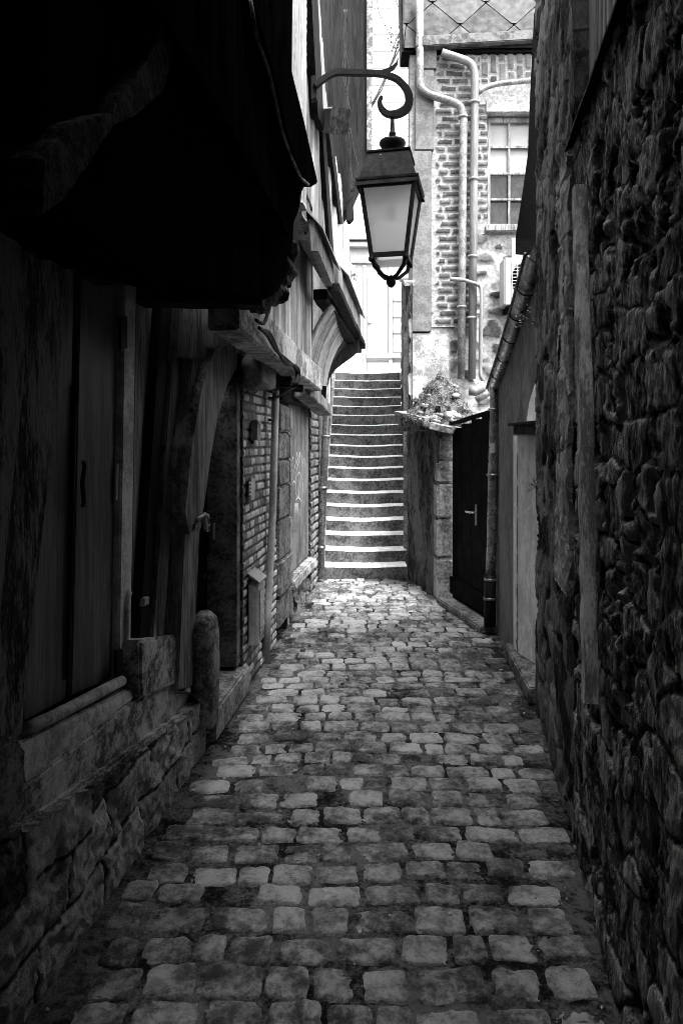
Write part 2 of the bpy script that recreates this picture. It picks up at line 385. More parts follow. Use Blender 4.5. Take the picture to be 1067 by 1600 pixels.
# cobbles
CO = []; FA = []; TO = []; MO = []; nn = 0
y = .55; row = 0
NX, NY = 15, 13
gu, gv = np.meshgrid(np.linspace(-1, 1, NX), np.linspace(-1, 1, NY))
quad = np.arange(NX * NY).reshape(NY, NX)
qf = np.stack([quad[:-1, :-1], quad[:-1, 1:], quad[1:, 1:], quad[1:, :-1]], -1).reshape(-1, 4)
while y < 7.66:
    dy = rnd.uniform(.110, .138); yc = y + dy / 2
    x = leftedge(yc) + rnd.uniform(.01, .12)
    slope = rnd.uniform(-.02, .02)
    while x < rightedge(yc) - .05:
        w = rnd.choice([.11, .13, .15, .16, .17, .18, .19, .21]) * rnd.uniform(.92, 1.08)
        if x + w > rightedge(yc) + .02: break
        gx = rnd.uniform(.001, .013); gy = rnd.uniform(.001, .012)
        hw, hh = (w - gx) / 2, (dy - gy) / 2
        if rnd.random() < .07: hh *= rnd.uniform(.75, .9)
        if rnd.random() < .02 and y > 1.2: x += w; continue
        q = rnd.uniform(5, 9); s = rnd.randint(0, 99999)
        ang = rnd.uniform(-.05, .05)
        # map square grid -> superellipse-ish outline
        r = np.maximum(np.abs(gu), np.abs(gv)) + 1e-6
        k = (np.maximum(np.abs(gu / r) ** q + np.abs(gv / r) ** q, 1)) ** (-1 / q)
        e = r ** .6
        ux = gu / r * k * e; vy = gv / r * k * e
        th = np.arctan2(vy, ux)
        wob = 1 + r ** 2 * .13 * (vn(np.cos(th) * 2.2 + 10, np.sin(th) * 2.2 + 10, s) - .5) * 2
        px = ux * hw * wob; py = vy * hh * wob
        px, py = px * math.cos(ang) - py * math.sin(ang), px * math.sin(ang) + py * math.cos(ang)
        top = rnd.uniform(-.004, .006); tx, ty = rnd.uniform(-.06, .06), rnd.uniform(-.06, .06)
        crown = rnd.uniform(.001, .0045)
        cx_, cy_ = x + w / 2, yc + slope * (x + w / 2) + .010 * math.sin(cx_ * 3 + row * .4) if row else yc
        X = px + cx_; Y = py + cy_
        Z = gz(X, Y) + top + px * tx + py * ty + crown * (1 - e ** 2) +   .013 * fbm(X * 18, Y * 18, s % 50) + .011 * fbm(X * 60, Y * 60, s % 40 + 9)
        Z = Z - np.where(r > .9, .05, 0) - np.where((r > .7) & (r <= .9), .003, 0)
        CO.append(np.stack([X, Y, Z], -1).reshape(-1, 3)); FA.append(qf + nn); nn += NX * NY
        t = rnd.random(); t = t * .75 + (.35 if rnd.random() < .08 else 0) - (.2 if rnd.random() < .12 else 0)
        TO.append(np.full(NX * NY, t + .1)); x += w
    y += dy; row += 1
me = npmesh(np.concatenate(CO), np.concatenate(FA), np.concatenate(TO)); me.materials.append(M_set)
o = bpy.data.objects.new('cobbled_paving', me); COL.objects.link(o); o['kind'] = 'structure'

# ================================================================== STAIRS
NS = 18
top_d = 11.44
def stX(d):  # left, right limits
    k = (d - 7.7) / (top_d - 7.7); return (-.245 + .13 * k, .735 + .25 * k)
st = thing('stone_staircase', 'steep worn stone steps climbing to the bright wall at the end of the alley', 'stairs', (.25, 7.7, 0))
for i in range(NS):
    d0 = 7.7 + i * .22; d1 = d0 + .22 + (.03 if i < NS - 1 else 2.6)
    z1 = .15 + i * .151; xl, xr = stX(d0); z0 = z1 - .151
    n = 26; vs = []; fs = []
    wear = rnd.uniform(.008, .02); tl = rnd.uniform(-.006, .006)
    prof = [(0.012, 'b'), (0.0, -.04), (0.0, -.013), (0.005, -.004), (.013, 0.0), (.07, .003), (d1 - d0, .008 if i < NS - 1 else .012)]
    for a in range(n + 1):
        k = a / n; xx = xl + (xr - xl) * k
        wz = -wear * math.sin(math.pi * k) ** 1.5 + tl * (k - .5) + rnd.uniform(-.0015, .0015); wy = .008 * math.sin(math.pi * k) + rnd.uniform(-.002, .002)
        for (dy_, dz_) in prof:
            if dz_ == 'b': vs.append((xx, d0 + dy_, z0 - .03))
            else: vs.append((xx, d0 + dy_ + wy, z1 + dz_ + wz))
        vs.append((xx, d1, z0 - .03))
    m_ = len(prof) + 1
    for a in range(n):
        for b in range(m_):
            fs.append((a * m_ + b, a * m_ + (b + 1) % m_, (a + 1) * m_ + (b + 1) % m_, (a + 1) * m_ + b))
    fs.append(tuple(range(m_))); fs.append(tuple(range(n * m_ + m_ - 1, n * m_ - 1, -1)))
    so_ = link('step', MB().add(vs, fs).mesh(), M_tread_lit, st); so_.data.materials.append(M_riser_shade)
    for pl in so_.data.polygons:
        if abs(pl.normal.z) < .3: pl.material_index = 1  # upright faces get the shaded copy of the stone
TOPZ = .15 + 17 * .151

# ================================================================== FAR WHITE BUILDING at the head of the steps (y = 13.6)
FD = 13.6
fb = thing('white_building', 'bright white painted building with panelled shopfront above the head of the steps', 'building', (.4, FD, TOPZ))
b = MB(); b.box((-2.4, FD, TOPZ - .1), (4.5, FD + .4, 12))
link('wall', b.mesh(), M_white, fb)
b = MB()
zz = 6.6
while zz < 11.5:      # thin weatherboard / coursed joints
    b.box((-2.4, FD - .014, zz), (4.5, FD - .001, zz + .160)); zz += .17
link('cladding', b.mesh(bevel=.004), M_white, fb)
b = MB()
for (yy, o_, hh) in ((362, .10, .05), (372, .16, .07), (384, .12, .05), (408, .06, .05)):
    p = P(0, yy, FD); b.box((-2.2, FD - o_, p.z - hh), (1.6, FD - .003, p.z + hh))
link('cornice', b.mesh(bevel=.008), M_whiteG, fb)
b = MB()   # pilasters and panel frames of the front
for (x0, x1) in ((546, 556), (567, 572), (607, 613)):
    a = P(x0, 590, FD); c = P(x1, 415, FD); b.box((a.x, FD - .05, a.z), (c.x, FD - .003, c.z))
link('pilaster', b.mesh(bevel=.006), M_whiteG, fb)
b = MB()
a = P(572, 560, FD); c = P(640, 552, FD); b.box((a.x, FD - .07, a.z), (c.x, FD - .003, c.z))
a = P(573, 583, FD); c = P(640, 566, FD); b.box((a.x, FD - .03, a.z - .2), (c.x, FD - .003, c.z))
link('base_panel', b.mesh(bevel=.006), M_whiteG, fb)
sh = MB()
a = P(574, 552, FD); c = P(606, 430, FD); sh.box((a.x, FD - .025, a.z), (c.x, FD - .003, c.z))
s_ = link('door_panel', sh.mesh(bevel=.005), mat('pale_door', 0.3000, 0.3960, .5, 5, WV, bump=.1), fb)
b = MB(); a = P(575, 505, FD); c = P(580, 497, FD); b.box((a.x, FD - .05, a.z), (c.x, FD - .027, c.z)); link('lock_plate', b.mesh(), M_white, fb, s_)
b = MB(); a = P(614, 550, FD); c = P(640, 440, FD); b.box((a.x, FD - .02, a.z), (c.x, FD - .004, c.z)); w_ = link('shop_window', b.mesh(), mat('bright_pane', 0.4200, 0.5250, .2, 2, bump=0), fb)
for yy in (470, 495, 520): 
    b = MB(); a = P(614, yy, FD); b.box((a.x, FD - .035, a.z - .015), (P(640, 0, FD).x, FD - .022, a.z + .015)); link('glazing_bar', b.mesh(), M_whiteG, fb, w_)

# vine and wires across the bright gap
vd = 11.2
b = MB()
def pp(pts, d): return [P(x, y_, d) for x, y_ in pts]
b.tube(pp([(576, 172), (590, 146), (603, 118), (617, 84), (622, 66), (632, 50), (646, 34), (655, 26)], vd), .016, 6)
b.tube(pp([(580, 168), (596, 140), (612, 100), (624, 76), (640, 58), (650, 48)], vd + .1), .013, 6)
b.tube(pp([(612, 80), (620, 60), (628, 40), (634, 22), (622, 10), (616, -4)], vd), .008, 5)
b.tube(pp([(628, 60), (640, 54), (652, 58)], vd), .008, 5)
link_root = thing('bare_vine', 'thin bare climbing vine against the bright white wall above the lamp', 'vine', P(580, 168, vd))
link('stem', b.mesh(), mat('vine_bark', 0.0420, 0.0840, .8, 20, bump=.4), link_root)
b = MB()
for k in range(190):
    cx_, cy_ = rnd.choice([(638, 24), (640, 44), (646, 56), (620, 70), (628, 62), (612, 60), (622, 50)]); p = P(cx_ + rnd.gauss(0, 4), cy_ + rnd.gauss(0, 5), vd - rnd.uniform(0, .15))
    a = Vector((rnd.uniform(-1, 1), rnd.uniform(-1, 1), rnd.uniform(-1, 1))).normalized() * rnd.uniform(.015, .035); c = a.orthogonal().normalized() * rnd.uniform(.01, .02)
    b.add([p, p + a + c, p + a * 2, p + a - c], [(0, 1, 2, 3)])
link('leaves', b.mesh(), M_leaf, link_root)
b = MB()
b.tube(pp([(587, -8), (592, 20), (602, 40), (612, 60)], 10.5), .005, 5)
single('hanging_wire', b.mesh(), M_rubber, 'single thin wire hanging in a curve left of the vine', 'wire', P(587, -8, 10.5))

# ================================================================== BRICK HOUSE at the back right (frontal, y = 8)
BD = 8.0
def Q(x, y_): return P(x, y_, BD)
hb = thing('brick_house', 'light brick house with multi-pane window and diamond slate roof facing down the alley', 'house', (1.4, BD, 0))
ux0 = .80; uw = 2.9
def kp_brick(u, v):
    x = ux0 + u; zz = v + 1.6; px = CX + x * F / BD; py = CY - (zz - H) * F / BD
    win = (px > 762) & (px < 880) & (py > 160) & (py < 352)
    lowcut = py < 372 + 130 * sstep(-4, 4, 742 - px) + 8 * np.sin(zz * 20)
    return ~win & lowcut & (py > 60)
lb = lay_brick(.088, .21, 3, warp=.016); lv = lay_brick(.098, .25, 8, warp=.004)
def lay_c(u, v):
    x = ux0 + u; zz = v + 1.6; px = CX + x * F / BD; py = CY - (zz - H) * F / BD
    t, e = lb(u, v); t2, e2 = lv(v + .05, u * .95 + .12 * (v - 4.3) * (u - .9))
    arch = (py < 130 + 8 * np.abs(px - 800) / 40 * 0) & (px > 749)
    # white mortar band between pilaster and bricks, arch plaster
    t = np.where(arch, t2, t); e = np.where(arch, e2, e)
    band = (px < 684 + 3 * np.sin(zz * 31)) | ((px > 746) & (py > 128) & (py < 162)) | ((py > 345) & (py < 372) & (px > 744) & (px < 900))
    e = np.where(band, 0, e)
    return t, e
me = sheet((ux0, BD, 1.6), (1, 0, 0), (0, 0, 1), (0, -1, 0), uw, 4.7, .0135, lay_c,   .018, .020, .007, 30, 4, kp_brick, depth=.22)
link('brick_wall', me, M_brick2, hb)
def kp_rub(u, v):
    x = ux0 + u; zz = v; px = CX + x * F / BD; py = CY - (zz - H) * F / BD
    return ~(py < 366 + 130 * sstep(-4, 4, 742 - px) - 8)
lr = lay_rubble(.30, .2, 21, warp=.05)
def lay_r(u, v):
    t, e = lr(u, v); x = ux0 + u; px = CX + x * F / BD; py = CY - (v - H) * F / BD
    e = np.where((px < 705) & (py > 505), e * 0, e - .02 * (vn(u * 6, v * 6, 3) > .45)); return t, e
me = sheet((ux0, BD + .012, 0), (1, 0, 0), (0, 0, 1), (0, -1, 0), uw, 4.4, .018, lay_r, .03, .04, .008, 20, 5, kp_rub, depth=.2)
link('rubble_wall', me, M_rub2, hb)
b = MB(); b.slab([(.90, BD + .24, 0), (1.13, BD + 3.6, 0), (3.7, BD + 3.6, 0), (3.7, BD + .24, 0)], (0, 0, 6.2)); link('side_wall', b.mesh(), M_plas, hb)
# smooth corner pilaster: three blocks
pil = MB()
for (ya, yb, xa, xb) in ((66, 110, 652, 681), (112, 236, 648, 677), (238, 519, 643, 673)):
    z0 = Q(0, yb).z; z1 = Q(0, ya).z
    pil.box((Q(xa, 0).x, BD - .05, z0), (Q(xb, 0).x, BD + .2, z1))
link('corner_pilaster', pil.mesh(bevel=.006), mat('pilaster_cement', 0.0794, 0.1523, .9, 9, bump=.5, bsc=70), hb)
b = MB(); b.box((Q(634, 0).x - .03, BD - .03, 0), (Q(701, 0).x, BD + .02, Q(0, 521).z)); link('base_render', b.mesh(bevel=.01), M_plasL, hb)
# eave band and roof
b = MB(); b.slab([Q(648, 83) + Vector((0, -.14, 0)), Q(900, 68) + Vector((0, -.14, 0)), Q(900, 53) + Vector((0, -.14, 0)), Q(648, 66) + Vector((0, -.14, 0))], (0, .16, 0))
link('eave_board', b.mesh(bevel=.01), mat('eave_cement', 0.0504, 0.1456, .9, 9, bump=.5, bsc=70, contrast=1.4), hb)
# diamond slates on a steep slope
slc = []; slf = []; slt = []
W2, H2 = .315, .30; lean = .22
b = MB(); tones = []
for j in range(-1, 6):
    for i in range(-1, 9):
        cx_ = .76 + i * W2 * 2 + (j % 2) * W2; cz_ = 6.14 + j * H2 - .0
        pts = [(cx_ - W2 * .97, cz_), (cx_ - .03, cz_ - H2 * .93), (cx_ + .03, cz_ - H2 * .93), (cx_ + W2 * .97, cz_), (cx_, cz_ + H2 * .97)]
        pts = [(max(.72, min(3.7, x)), max(6.13 if True else 0, zq)) for x, zq in pts]
        if pts[4][1] - pts[1][1] < .05: continue
        yo = lambda zq: BD - .06 + (zq - 6.1) * lean
        vs = [(x, yo(zq) - (.012 if k in (1, 2) else .004), zq) for k, (x, zq) in enumerate(pts)]
        b.slab([Vector(v_) for v_ in vs], (0, .008, .0)); tones += [rnd.random()] * 10
me = bpy.data.meshes.new('m'); me.from_pydata(b.v, [], b.f)
at = me.attributes.new('tone', 'FLOAT', 'POINT'); at.data.foreach_set('value', np.array(tones, dtype=np.float32)[:len(b.v)] if len(tones) >= len(b.v) else np.resize(tones, len(b.v)).astype(np.float32)); me.update()
rf = link('roof', me, M_roof, hb)
b = MB(); b.slab([(.70, BD - .035, 6.1), (3.72, BD - .035, 6.1), (3.72, BD + .34, 7.8), (.70, BD + .34, 7.8)], (0, .25, -.05)); link('roof_deck', b.mesh(), M_slate, hb)
# window
wx0, wx1 = Q(762, 0).x, Q(900, 0).x; wz0, wz1 = Q(0, 352).z, Q(0, 160).z
b = MB(); b.box((wx0 - .02, BD - .01, Q(0, 175).z), (wx1, BD + .16, wz1 + .03)); link('lintel', b.mesh(bevel=.005), M_cem, hb)
wf = MB(); fz1 = Q(0, 177).z; yf = BD + .10
wf.box((wx0, yf, wz0), (wx0 + .05, yf + .07, fz1)); wf.box((wx0 + .052, yf, fz1 - .06), (wx1, yf + .07, fz1)); wf.box((wx0 + .052, yf, wz0), (wx1, yf + .07, wz0 + .05))
window = link('window', wf.mesh(bevel=.004), M_woodG, hb)
for xx in (799, 836, 873):
    wf = MB(); wf.box((Q(xx - 1.6, 0).x, yf + .015, wz0 + .052), (Q(xx + 1.6, 0).x, yf + .045, fz1 - .062)); link('glazing_bar', wf.mesh(), M_woodG, hb, window)
for yy in (223, 265, 306):
    wf = MB(); zc = Q(0, yy).z; wf.box((wx0 + .052, yf + .011, zc - .012), (wx1, yf + .049, zc + .012)); link('glazing_bar', wf.mesh(), M_woodG, hb, window)
wf = MB(); wf.box((wx0 + .04, yf + .052, wz0 + .04), (wx1, yf + .060, Q(0, 268).z)); link('pane', wf.mesh(), M_pane, hb, window)
wf = MB(); wf.box((wx0 + .04, yf + .052, Q(0, 268).z), (wx1, yf + .060, fz1 - .04)); link('pane', wf.mesh(), M_pane_sky, hb, window)  # upper panes carry the painted sky reflection
b = MB(); b.box((wx0 - .03, BD - .05, Q(0, 362).z), (wx1, BD + .1, wz0 - .003)); link('window_sill', b.mesh(bevel=.006), M_woodG, hb)
# bracket post above AC
b = MB(); b.box((Q(797, 0).x, BD - .06, Q(0, 408).z), (Q(805, 0).x, BD - .02, Q(0, 374).z)); link('iron_strap', b.mesh(bevel=.003), M_pipe, hb)

# pipes on brick house
def pipe(name, pts, r, d, m, label, collars=(), grp=None, off=.1, smooth_n=5):
    w = [P(x, y_, d) + Vector((0, 0, 0)) for x, y_ in pts]
    # round the corners
    q = [w[0]]
    for i in range(1, len(w) - 1):
        a = (w[i - 1] - w[i]); c = (w[i + 1] - w[i]); ra = min(a.length * .45, r * 2.2); rc = min(c.length * .45, r * 2.2)
        A = w[i] + a.normalized() * ra; C = w[i] + c.normalized() * rc
        for k in range(smooth_n + 1):
            t = k / smooth_n; q.append(A * (1 - t) ** 2 + w[i] * 2 * t * (1 - t) + C * t * t)
    q.append(w[-1])
    root = thing(name, label, 'pipe', w[-1], grp)
    link('tube', MB().tube(q, r, 16).mesh(), m, root)
    for (x, y_) in collars:
        c = P(x, y_, d); bb = MB(); bb.ring(c, (0, 0, 1), r * 1.28, .028); bb.box((c.x - .012, c.y, c.z - .01), (c.x + .012, BD - .0 if d > 7 else c.y + .1, c.z + .01))
        link('clamp', bb.mesh(), M_zinc2, root)
    return root
pipe('drainpipe', [(656, -40), (656, 135), (665, 146), (716, 162), (724, 176), (722, 400), (720, 592)], .044, BD - .10, M_zinc2, 'pale drainpipe from the roof that jogs right past the grey pilaster', [(723, 183), (721, 480)], 'drainpipes on the brick house')
pipe('drainpipe', [(690, 82), (708, 88), (735, 97), (742, 112), (740, 300), (737, 592)], .046, BD - .10, M_zinc, 'thick pale drainpipe starting under the eave and running beside the window', [(741, 160), (740, 280), (738, 401), (737, 497)], 'drainpipes on the brick house')
pipe('branch_pipe', [(745, 146), (757, 137), (775, 131), (840, 124)], .03, BD - .09, M_zinc2, 'side branch pipe arching over the window head', [], None)
pipe('waste_pipe', [(703, 436), (722, 437), (751, 446), (752, 460), (750, 586), (760, 605)], .023, BD - .2, M_zinc, 'thin pipe crossing in front of both drainpipes then dropping beside them', [], None)
b = MB(); b.rock(P(704, 434, BD - .2), (.07, .06, .05), 5); 
r_ = thing('elbow_pipe', 'fat short pipe elbow lying on top of the rubble heap', 'pipe', P(748, 612, 7.3))
link('tube', MB().tube(pp([(733, 610), (742, 611), (752, 607), (758, 600)], 7.3), .055, 16).mesh(), M_zinc, r_)
link('socket', MB().tube(pp([(744, 625), (760, 616), (768, 606)], 7.2), .035, 16).mesh(), M_zinc2, r_)
# air conditioner
AD = BD - .32
ac = thing('air_conditioner', 'white outdoor air conditioning unit on the brick house wall', 'air conditioner', P(808, 475, AD))
a = P(788, 476, AD); c = P(900, 402, AD)
b = MB(); b.box((a.x, AD, a.z), (a.x + .75, AD + .26, c.z)); link('casing', b.mesh(bevel=.012), M_ac, ac)
fc = P(828, 437, AD); b = MB(); b.add([fc + Vector((.215 * math.cos(t * math.pi / 16), -.004, .215 * math.sin(t * math.pi / 16))) for t in range(32)], [tuple(range(32))]); b.slab([fc + Vector((.215 * math.cos(t * math.pi / 16), -.004, .215 * math.sin(t * math.pi / 16))) for t in range(32)], (0, .003, 0)); link('fan_opening', b.mesh(), mat('fan_dark', .06, .12, .7), ac)
b = MB()
for k in range(12):
    zz = fc.z - .2 + k * .037; b.box((fc.x - .22, AD - .014, zz), (fc.x + .22, AD - .009, zz + .007))
for k in range(8):
    xx = fc.x - .21 + k * .06; b.box((xx, AD - .02, fc.z - .22), (xx + .007, AD - .015, fc.z + .22))
link('grille', b.mesh(), M_ac, ac)
for xx in (a.x + .05, a.x + .6): b = MB(); b.box((xx, AD, a.z - .06), (xx + .04, BD - .02, a.z - .002)); link('support', b.mesh(), M_black, ac)

# stair side wall (dark, weathered) running up between steps and brick house
sw = thing('stair_side_wall', 'dark mossy wall climbing along the right side of the steps', 'wall', (.76, 7.76, 0))
for nm in ('wall',):
    p0 = Vector((.765, 7.79, 0)); p1 = Vector((1.0, 11.5, 0)); U_ = (p1 - p0); ul = U_.length; U_.normalize(); N_ = Vector((-U_.y, U_.x, 0))
    me = sheet(p0, U_, (0, 0, 1), N_, ul, 4.2, .03, lay_rubble(.4, .25, 5), .02, .03, .01, 12, 9, lambda u, v: v < 3.35 + .25 * u, depth=.045)
    link('wall', me, M_rubP, sw)
b = MB()
for k in range(10):
    u_ = k / 10 * ul; q0 = p0 + U_ * (u_ + .01) + Vector((.015, 0, 3.36 + .25 * u_)); q1 = p0 + U_ * (u_ + ul / 10 - .01) + Vector((.015, 0, 3.36 + .25 * (u_ + ul / 10)))
    b.beam(q0, q1, .12, .05, 2, .003)
link('coping', b.mesh(), M_cem, sw)

# ================================================================== low wall, pillar, gate, rubble heap
lw = thing('garden_wall', 'dark damp-stained low wall at the foot of the steps ending in a pale stone pillar', 'wall', (.84, 7.1, 0))
p0 = Vector((.745, 7.72, 0)); p1 = Vector((.955, 6.66, 0)); U_ = p1 - p0; ul = U_.length; U_.normalize(); N_ = Vector((U_.y, -U_.x, 0))
me = sheet(p0, U_, (0, 0, 1), N_, ul, 1.9, .012, lay_rubble(.3, .2, 31), .012, .03, .012, 14, 33, lambda u, v: v < 1.84 + .05 * u + .01 * np.sin(u * 20), depth=.25, rsv=5)
link('stained_wall', me, mat('stained_render', 0.0090, 0.0936, .7, 5, (1, 1, .25), bump=1, bsc=40, bd=.012, contrast=2.2), lw)
b = MB(); pd = 6.6
zs = [0, .42, .80, 1.14, 1.36, 1.60]
for k, (za, zb) in enumerate(zip(zs, zs[1:])):
    b.add([], []); j = rnd.uniform(-.008, .008)
    x0_, x1_ = P(683 + (4 if k == 4 else 0), 0, pd).x, P(711, 0, pd).x
    b.box((x0_ + j, pd + j, za + .006), (x1_ + j, pd + .25, zb))
link('pillar', b.mesh(bevel=.02), M_stone, lw)
b = MB(); c0 = Vector((.72, 7.75, 1.86)); 
b.beam((.73, 7.73, 1.87), (.95, 6.66, 1.76), .30, .05, 10, .008); b.beam((.90, 6.62, 1.70), (1.10, 6.5, 1.66), .22, .07, 5, .008)
link('coping', b.mesh(), M_stoneD, lw)
# rubble heap with moss
rh = thing('rubble_heap', 'heap of mossy stones and earth on top of the low wall beside the gate', 'heap', (1.05, 7.0, 1.75))
hu, hv = np.meshgrid(np.linspace(-.37, .40, 70), np.linspace(-.42, .48, 70))
hh = .50 * np.exp(-((hu + .02) ** 2 / .065 + (hv - .15) ** 2 / .12)) + .10 * fbm(hu * 9, hv * 9, 3) + .05 * fbm(hu * 30, hv * 30, 7)
t_, e_ = lay_rubble(.12, .12, 77, warp=.02)(hu + 2, hv + 2); hh = hh + .035 * sstep(0, .03, e_) + .03 * (t_ - .5) - .02
hx = 1.08 + hu + (hv) * -.18; hy = 7.02 + hv; hz = 1.74 + np.maximum(hh, -.03) - .05 * (hu > .2)
co = np.stack([hx, hy, hz], -1).reshape(-1, 3); idx = np.arange(hu.size).reshape(hu.shape)
fa = np.stack([idx[:-1, :-1], idx[:-1, 1:], idx[1:, 1:], idx[1:, :-1]], -1).reshape(-1, 4)
bot = co.copy(); bot[:, 2] = 1.66; nco = len(co)
bd_ = np.concatenate([idx[0], idx[:, -1], idx[-1][::-1], idx[::-1, 0]])
rim = np.stack([bd_[:-1], bd_[1:], bd_[1:] + nco, bd_[:-1] + nco], -1); rim = rim[bd_[:-1] != bd_[1:]]
link('earth', npmesh(np.concatenate([co, bot]), np.concatenate([fa, fa[:, ::-1] + nco, rim[:, ::-1]])), M_mud, rh)
b = MB()
for k in range(22):
    i_, j_ = rnd.randint(5, 64), rnd.randint(2, 45); s = rnd.uniform(.012, .035)
    b = MB(); b.rock((hx[i_, j_ % 70], hy[i_, j_ % 70], hz[i_, j_ % 70]), (s * 1.3, s, s * .8), k, 6); link('stone', b.mesh(), M_stoneD, rh)
for k in range(14):
    xx = rnd.uniform(.9, 1.32); s = rnd.uniform(.02, .045); b = MB(); b.rock((xx, 6.63, 1.75 + rnd.uniform(-.01, .06)), (s * 1.3, s, s * .8), k + 50, 6); link('stone', b.mesh(), M_stoneD, rh)
b = MB()
for k in range(2600):
    i_, j_ = rnd.randint(0, 69), rnd.randint(0, 69); p = Vector((hx[i_, j_], hy[i_, j_], hz[i_, j_])); a = Vector((rnd.gauss(0, 1), rnd.gauss(0, 1), abs(rnd.gauss(0, 1)))).normalized() * rnd.uniform(.01, .035)
    c = a.orthogonal().normalized() * rnd.uniform(.003, .008); b.add([p - c, p + a, p + c], [(0, 1, 2)])
link('weeds', b.mesh(), M_leaf, rh)
# black gate
ga, gb = Vector((1.065, 6.56, 0)), Vector((1.245, 5.62, 0)); U_ = (gb - ga).normalized(); N_ = Vector((U_.y, -U_.x, 0)) 
gate = thing('black_gate', 'black painted door with steel handle between the stone pillar and the metal drainpipe', 'door', ga.lerp(gb, .5))
gl = (gb - ga).length
b = MB()
for k in range(4):
    a0 = ga + U_ * (k * gl / 4 + .001); a1 = ga + U_ * ((k + 1) * gl / 4 - .001); zt = 1.68 + .05 * k / 3 * 2
    b.slab([a0 + Vector((0, 0, .03)), a1 + Vector((0, 0, .03)), a1 + Vector((0, 0, zt)), a0 + Vector((0, 0, zt))], -N_ * .04)
link('door_panel', b.mesh(bevel=.003), M_black, gate)
b = MB(); b.beam(ga + Vector((0, 0, 1.72)) + N_ * .01, gb + Vector((0, 0, 1.80)) + N_ * .0, .05, .03, 4, .002); link('door_rail', b.mesh(), M_black, gate); b = MB(); b.beam(ga + Vector((0, 0, .18)) + N_ * .012, gb + Vector((0, 0, .18)) + N_ * .012, .03, .16, 4, .001)
link('door_rail', b.mesh(), M_black, gate)
hp = P(748, 800, 1); t_ = ((748 - CX) / F * 1); 
# handle on the door plane
kx = (746 - CX) / F; dd = (ga.x - ga.y * (U_.x / U_.y)) / (kx - U_.x / U_.y); hpz = H + (CY - 801) * dd / F; hpos = Vector((kx * dd, dd, hpz)) + N_ * .012
b = MB(); b.slab([hpos + U_ * -.012 + Vector((0, 0, -.11)), hpos + U_ * .012 + Vector((0, 0, -.11)), hpos + U_ * .012 + Vector((0, 0, .07)), hpos + U_ * -.012 + Vector((0, 0, .07))], N_ * .006)
hpl = link('handle_plate', b.mesh(), M_pipe, gate)
b = MB(); b.tube([hpos, hpos + N_ * .05, hpos + N_ * .055 - U_ * .03, hpos + N_ * .055 - U_ * .11], .009, 10); link('handle', b.mesh(), M_steel, gate)
b = MB(); b.slab([ga - N_ * .08, gb - N_ * .08 + U_ * .1, gb + N_ * .16 + U_ * .1, ga + N_ * .16], (0, 0, .06)); o = link('threshold', b.mesh(bevel=.01), M_stoneD, gate)

# downpipe by gate
dp = thing('metal_downpipe', 'shiny grey metal downpipe with a small paper sticker at the right of the black door', 'pipe', P(767, 985, 5.5))
D_ = 5.5
link('tube', MB().tube(pp([(773, 600), (773, 640), (771, 700), (768, 850), (766, 900)], D_), .040, 20).mesh(), M_pipe, dp)
link('boot', MB().tube(pp([(766, 898), (765, 940), (765, 978)], D_), .047, 20).mesh(), M_iron, dp)
for yy in (640, 742, 905, 935):
    link('clamp', MB().ring(P(772.5 - (yy - 640) * .025, yy, D_), (0, 0, 1), .052, .02, 20).mesh(), M_pipe, dp)
c = P(769, 700, D_)
b = MB(); m_ = []
for j in range(7):
    a = R(-130 + j * 14); m_ += [c + Vector((.0415 * math.cos(a), .0415 * math.sin(a), -.038)), c + Vector((.0415 * math.cos(a), .0415 * math.sin(a), .038))]
b.add(m_, [(2 * k, 2 * k + 2, 2 * k + 3, 2 * k + 1) for k in range(6)]); link('sticker', b.mesh(), M_sign, dp)

# ================================================================== RIGHT PLASTERED HOUSE with doorway niche and gutter
rp = thing('plastered_house', 'grey plastered low house with a deep doorway between the downpipe and the rough stone wall', 'house', (1.25, 4.8, 0))
qa = Vector((1.163, 4.035, 0)); qb = Vector((1.262, 5.60, 0)); U_ = (qb - qa); ul = U_.length; U_.normalize(); N_ = Vector((-U_.y, U_.x, 0))
def kp_p(u, v):
    d = 4.035 + u * U_.y; x = 1.163 + u * U_.x; px = CX + x * F / d; py = CY - (v - H) * F / d
    niche = (d < 4.66) & (v < 1.66)
    hole = inpoly(px, py, [(842, 560), (842, 659), (822, 659), (824, 632), (834, 598)])
    return ~niche & (v < 2.72 - .47 * u)
me = sheet(qa, U_, (0, 0, 1), N_, ul, 2.8, .014, lambda u, v: (u * 0 + .5, u * 0 + 1), .0, .01, .003, 18, 61, kp_p, depth=.14)
link('wall', me, M_plas, rp)
def rpw(px_, py_, off):   # point on the plastered wall plane
    k_ = (px_ - CX) / F; sl_2 = U_.x / U_.y; d = (1.163 - off - 4.035 * sl_2) / (k_ - sl_2); return Vector((k_ * d, d, H + (CY - py_) * d / F))
b = MB(); b.slab([rpw(840, 585, .012), rpw(836, 597, .012), rpw(826, 630, .012), rpw(822, 661, .012), rpw(840, 661, .012)], (.01, 0, 0)); link('transom_pane', b.mesh(), mat('transom_sky_glare', 0.8400, 0.9600, .06, 2, bump=0, spec=1., rvar=.02), rp)  # near-white base colour stands in for sky reflected in the pane
b = MB(); b.slab([(1.204, 4.655, .10), (1.262, 4.40, .10), (1.36, 4.04, .10), (1.75, 4.04, .10), (1.75, 4.80, .10), (1.204, 4.80, .10)], (0, 0, 1.50)); link('door_jamb', b.mesh(bevel=.008), mat('jamb_plaster', 0.5600, 0.9000, .85, 3, (1, 1, .4), bump=.4, bsc=60, spot=(22, .7, .08)), rp)
b = MB(); b.box((1.17, 4.03, 1.60), (1.75, 4.66, 1.655)); b.box((1.14, 4.03, 1.658), (1.2, 4.70, 1.675)); link('lintel', b.mesh(bevel=.004), M_woodD, rp)
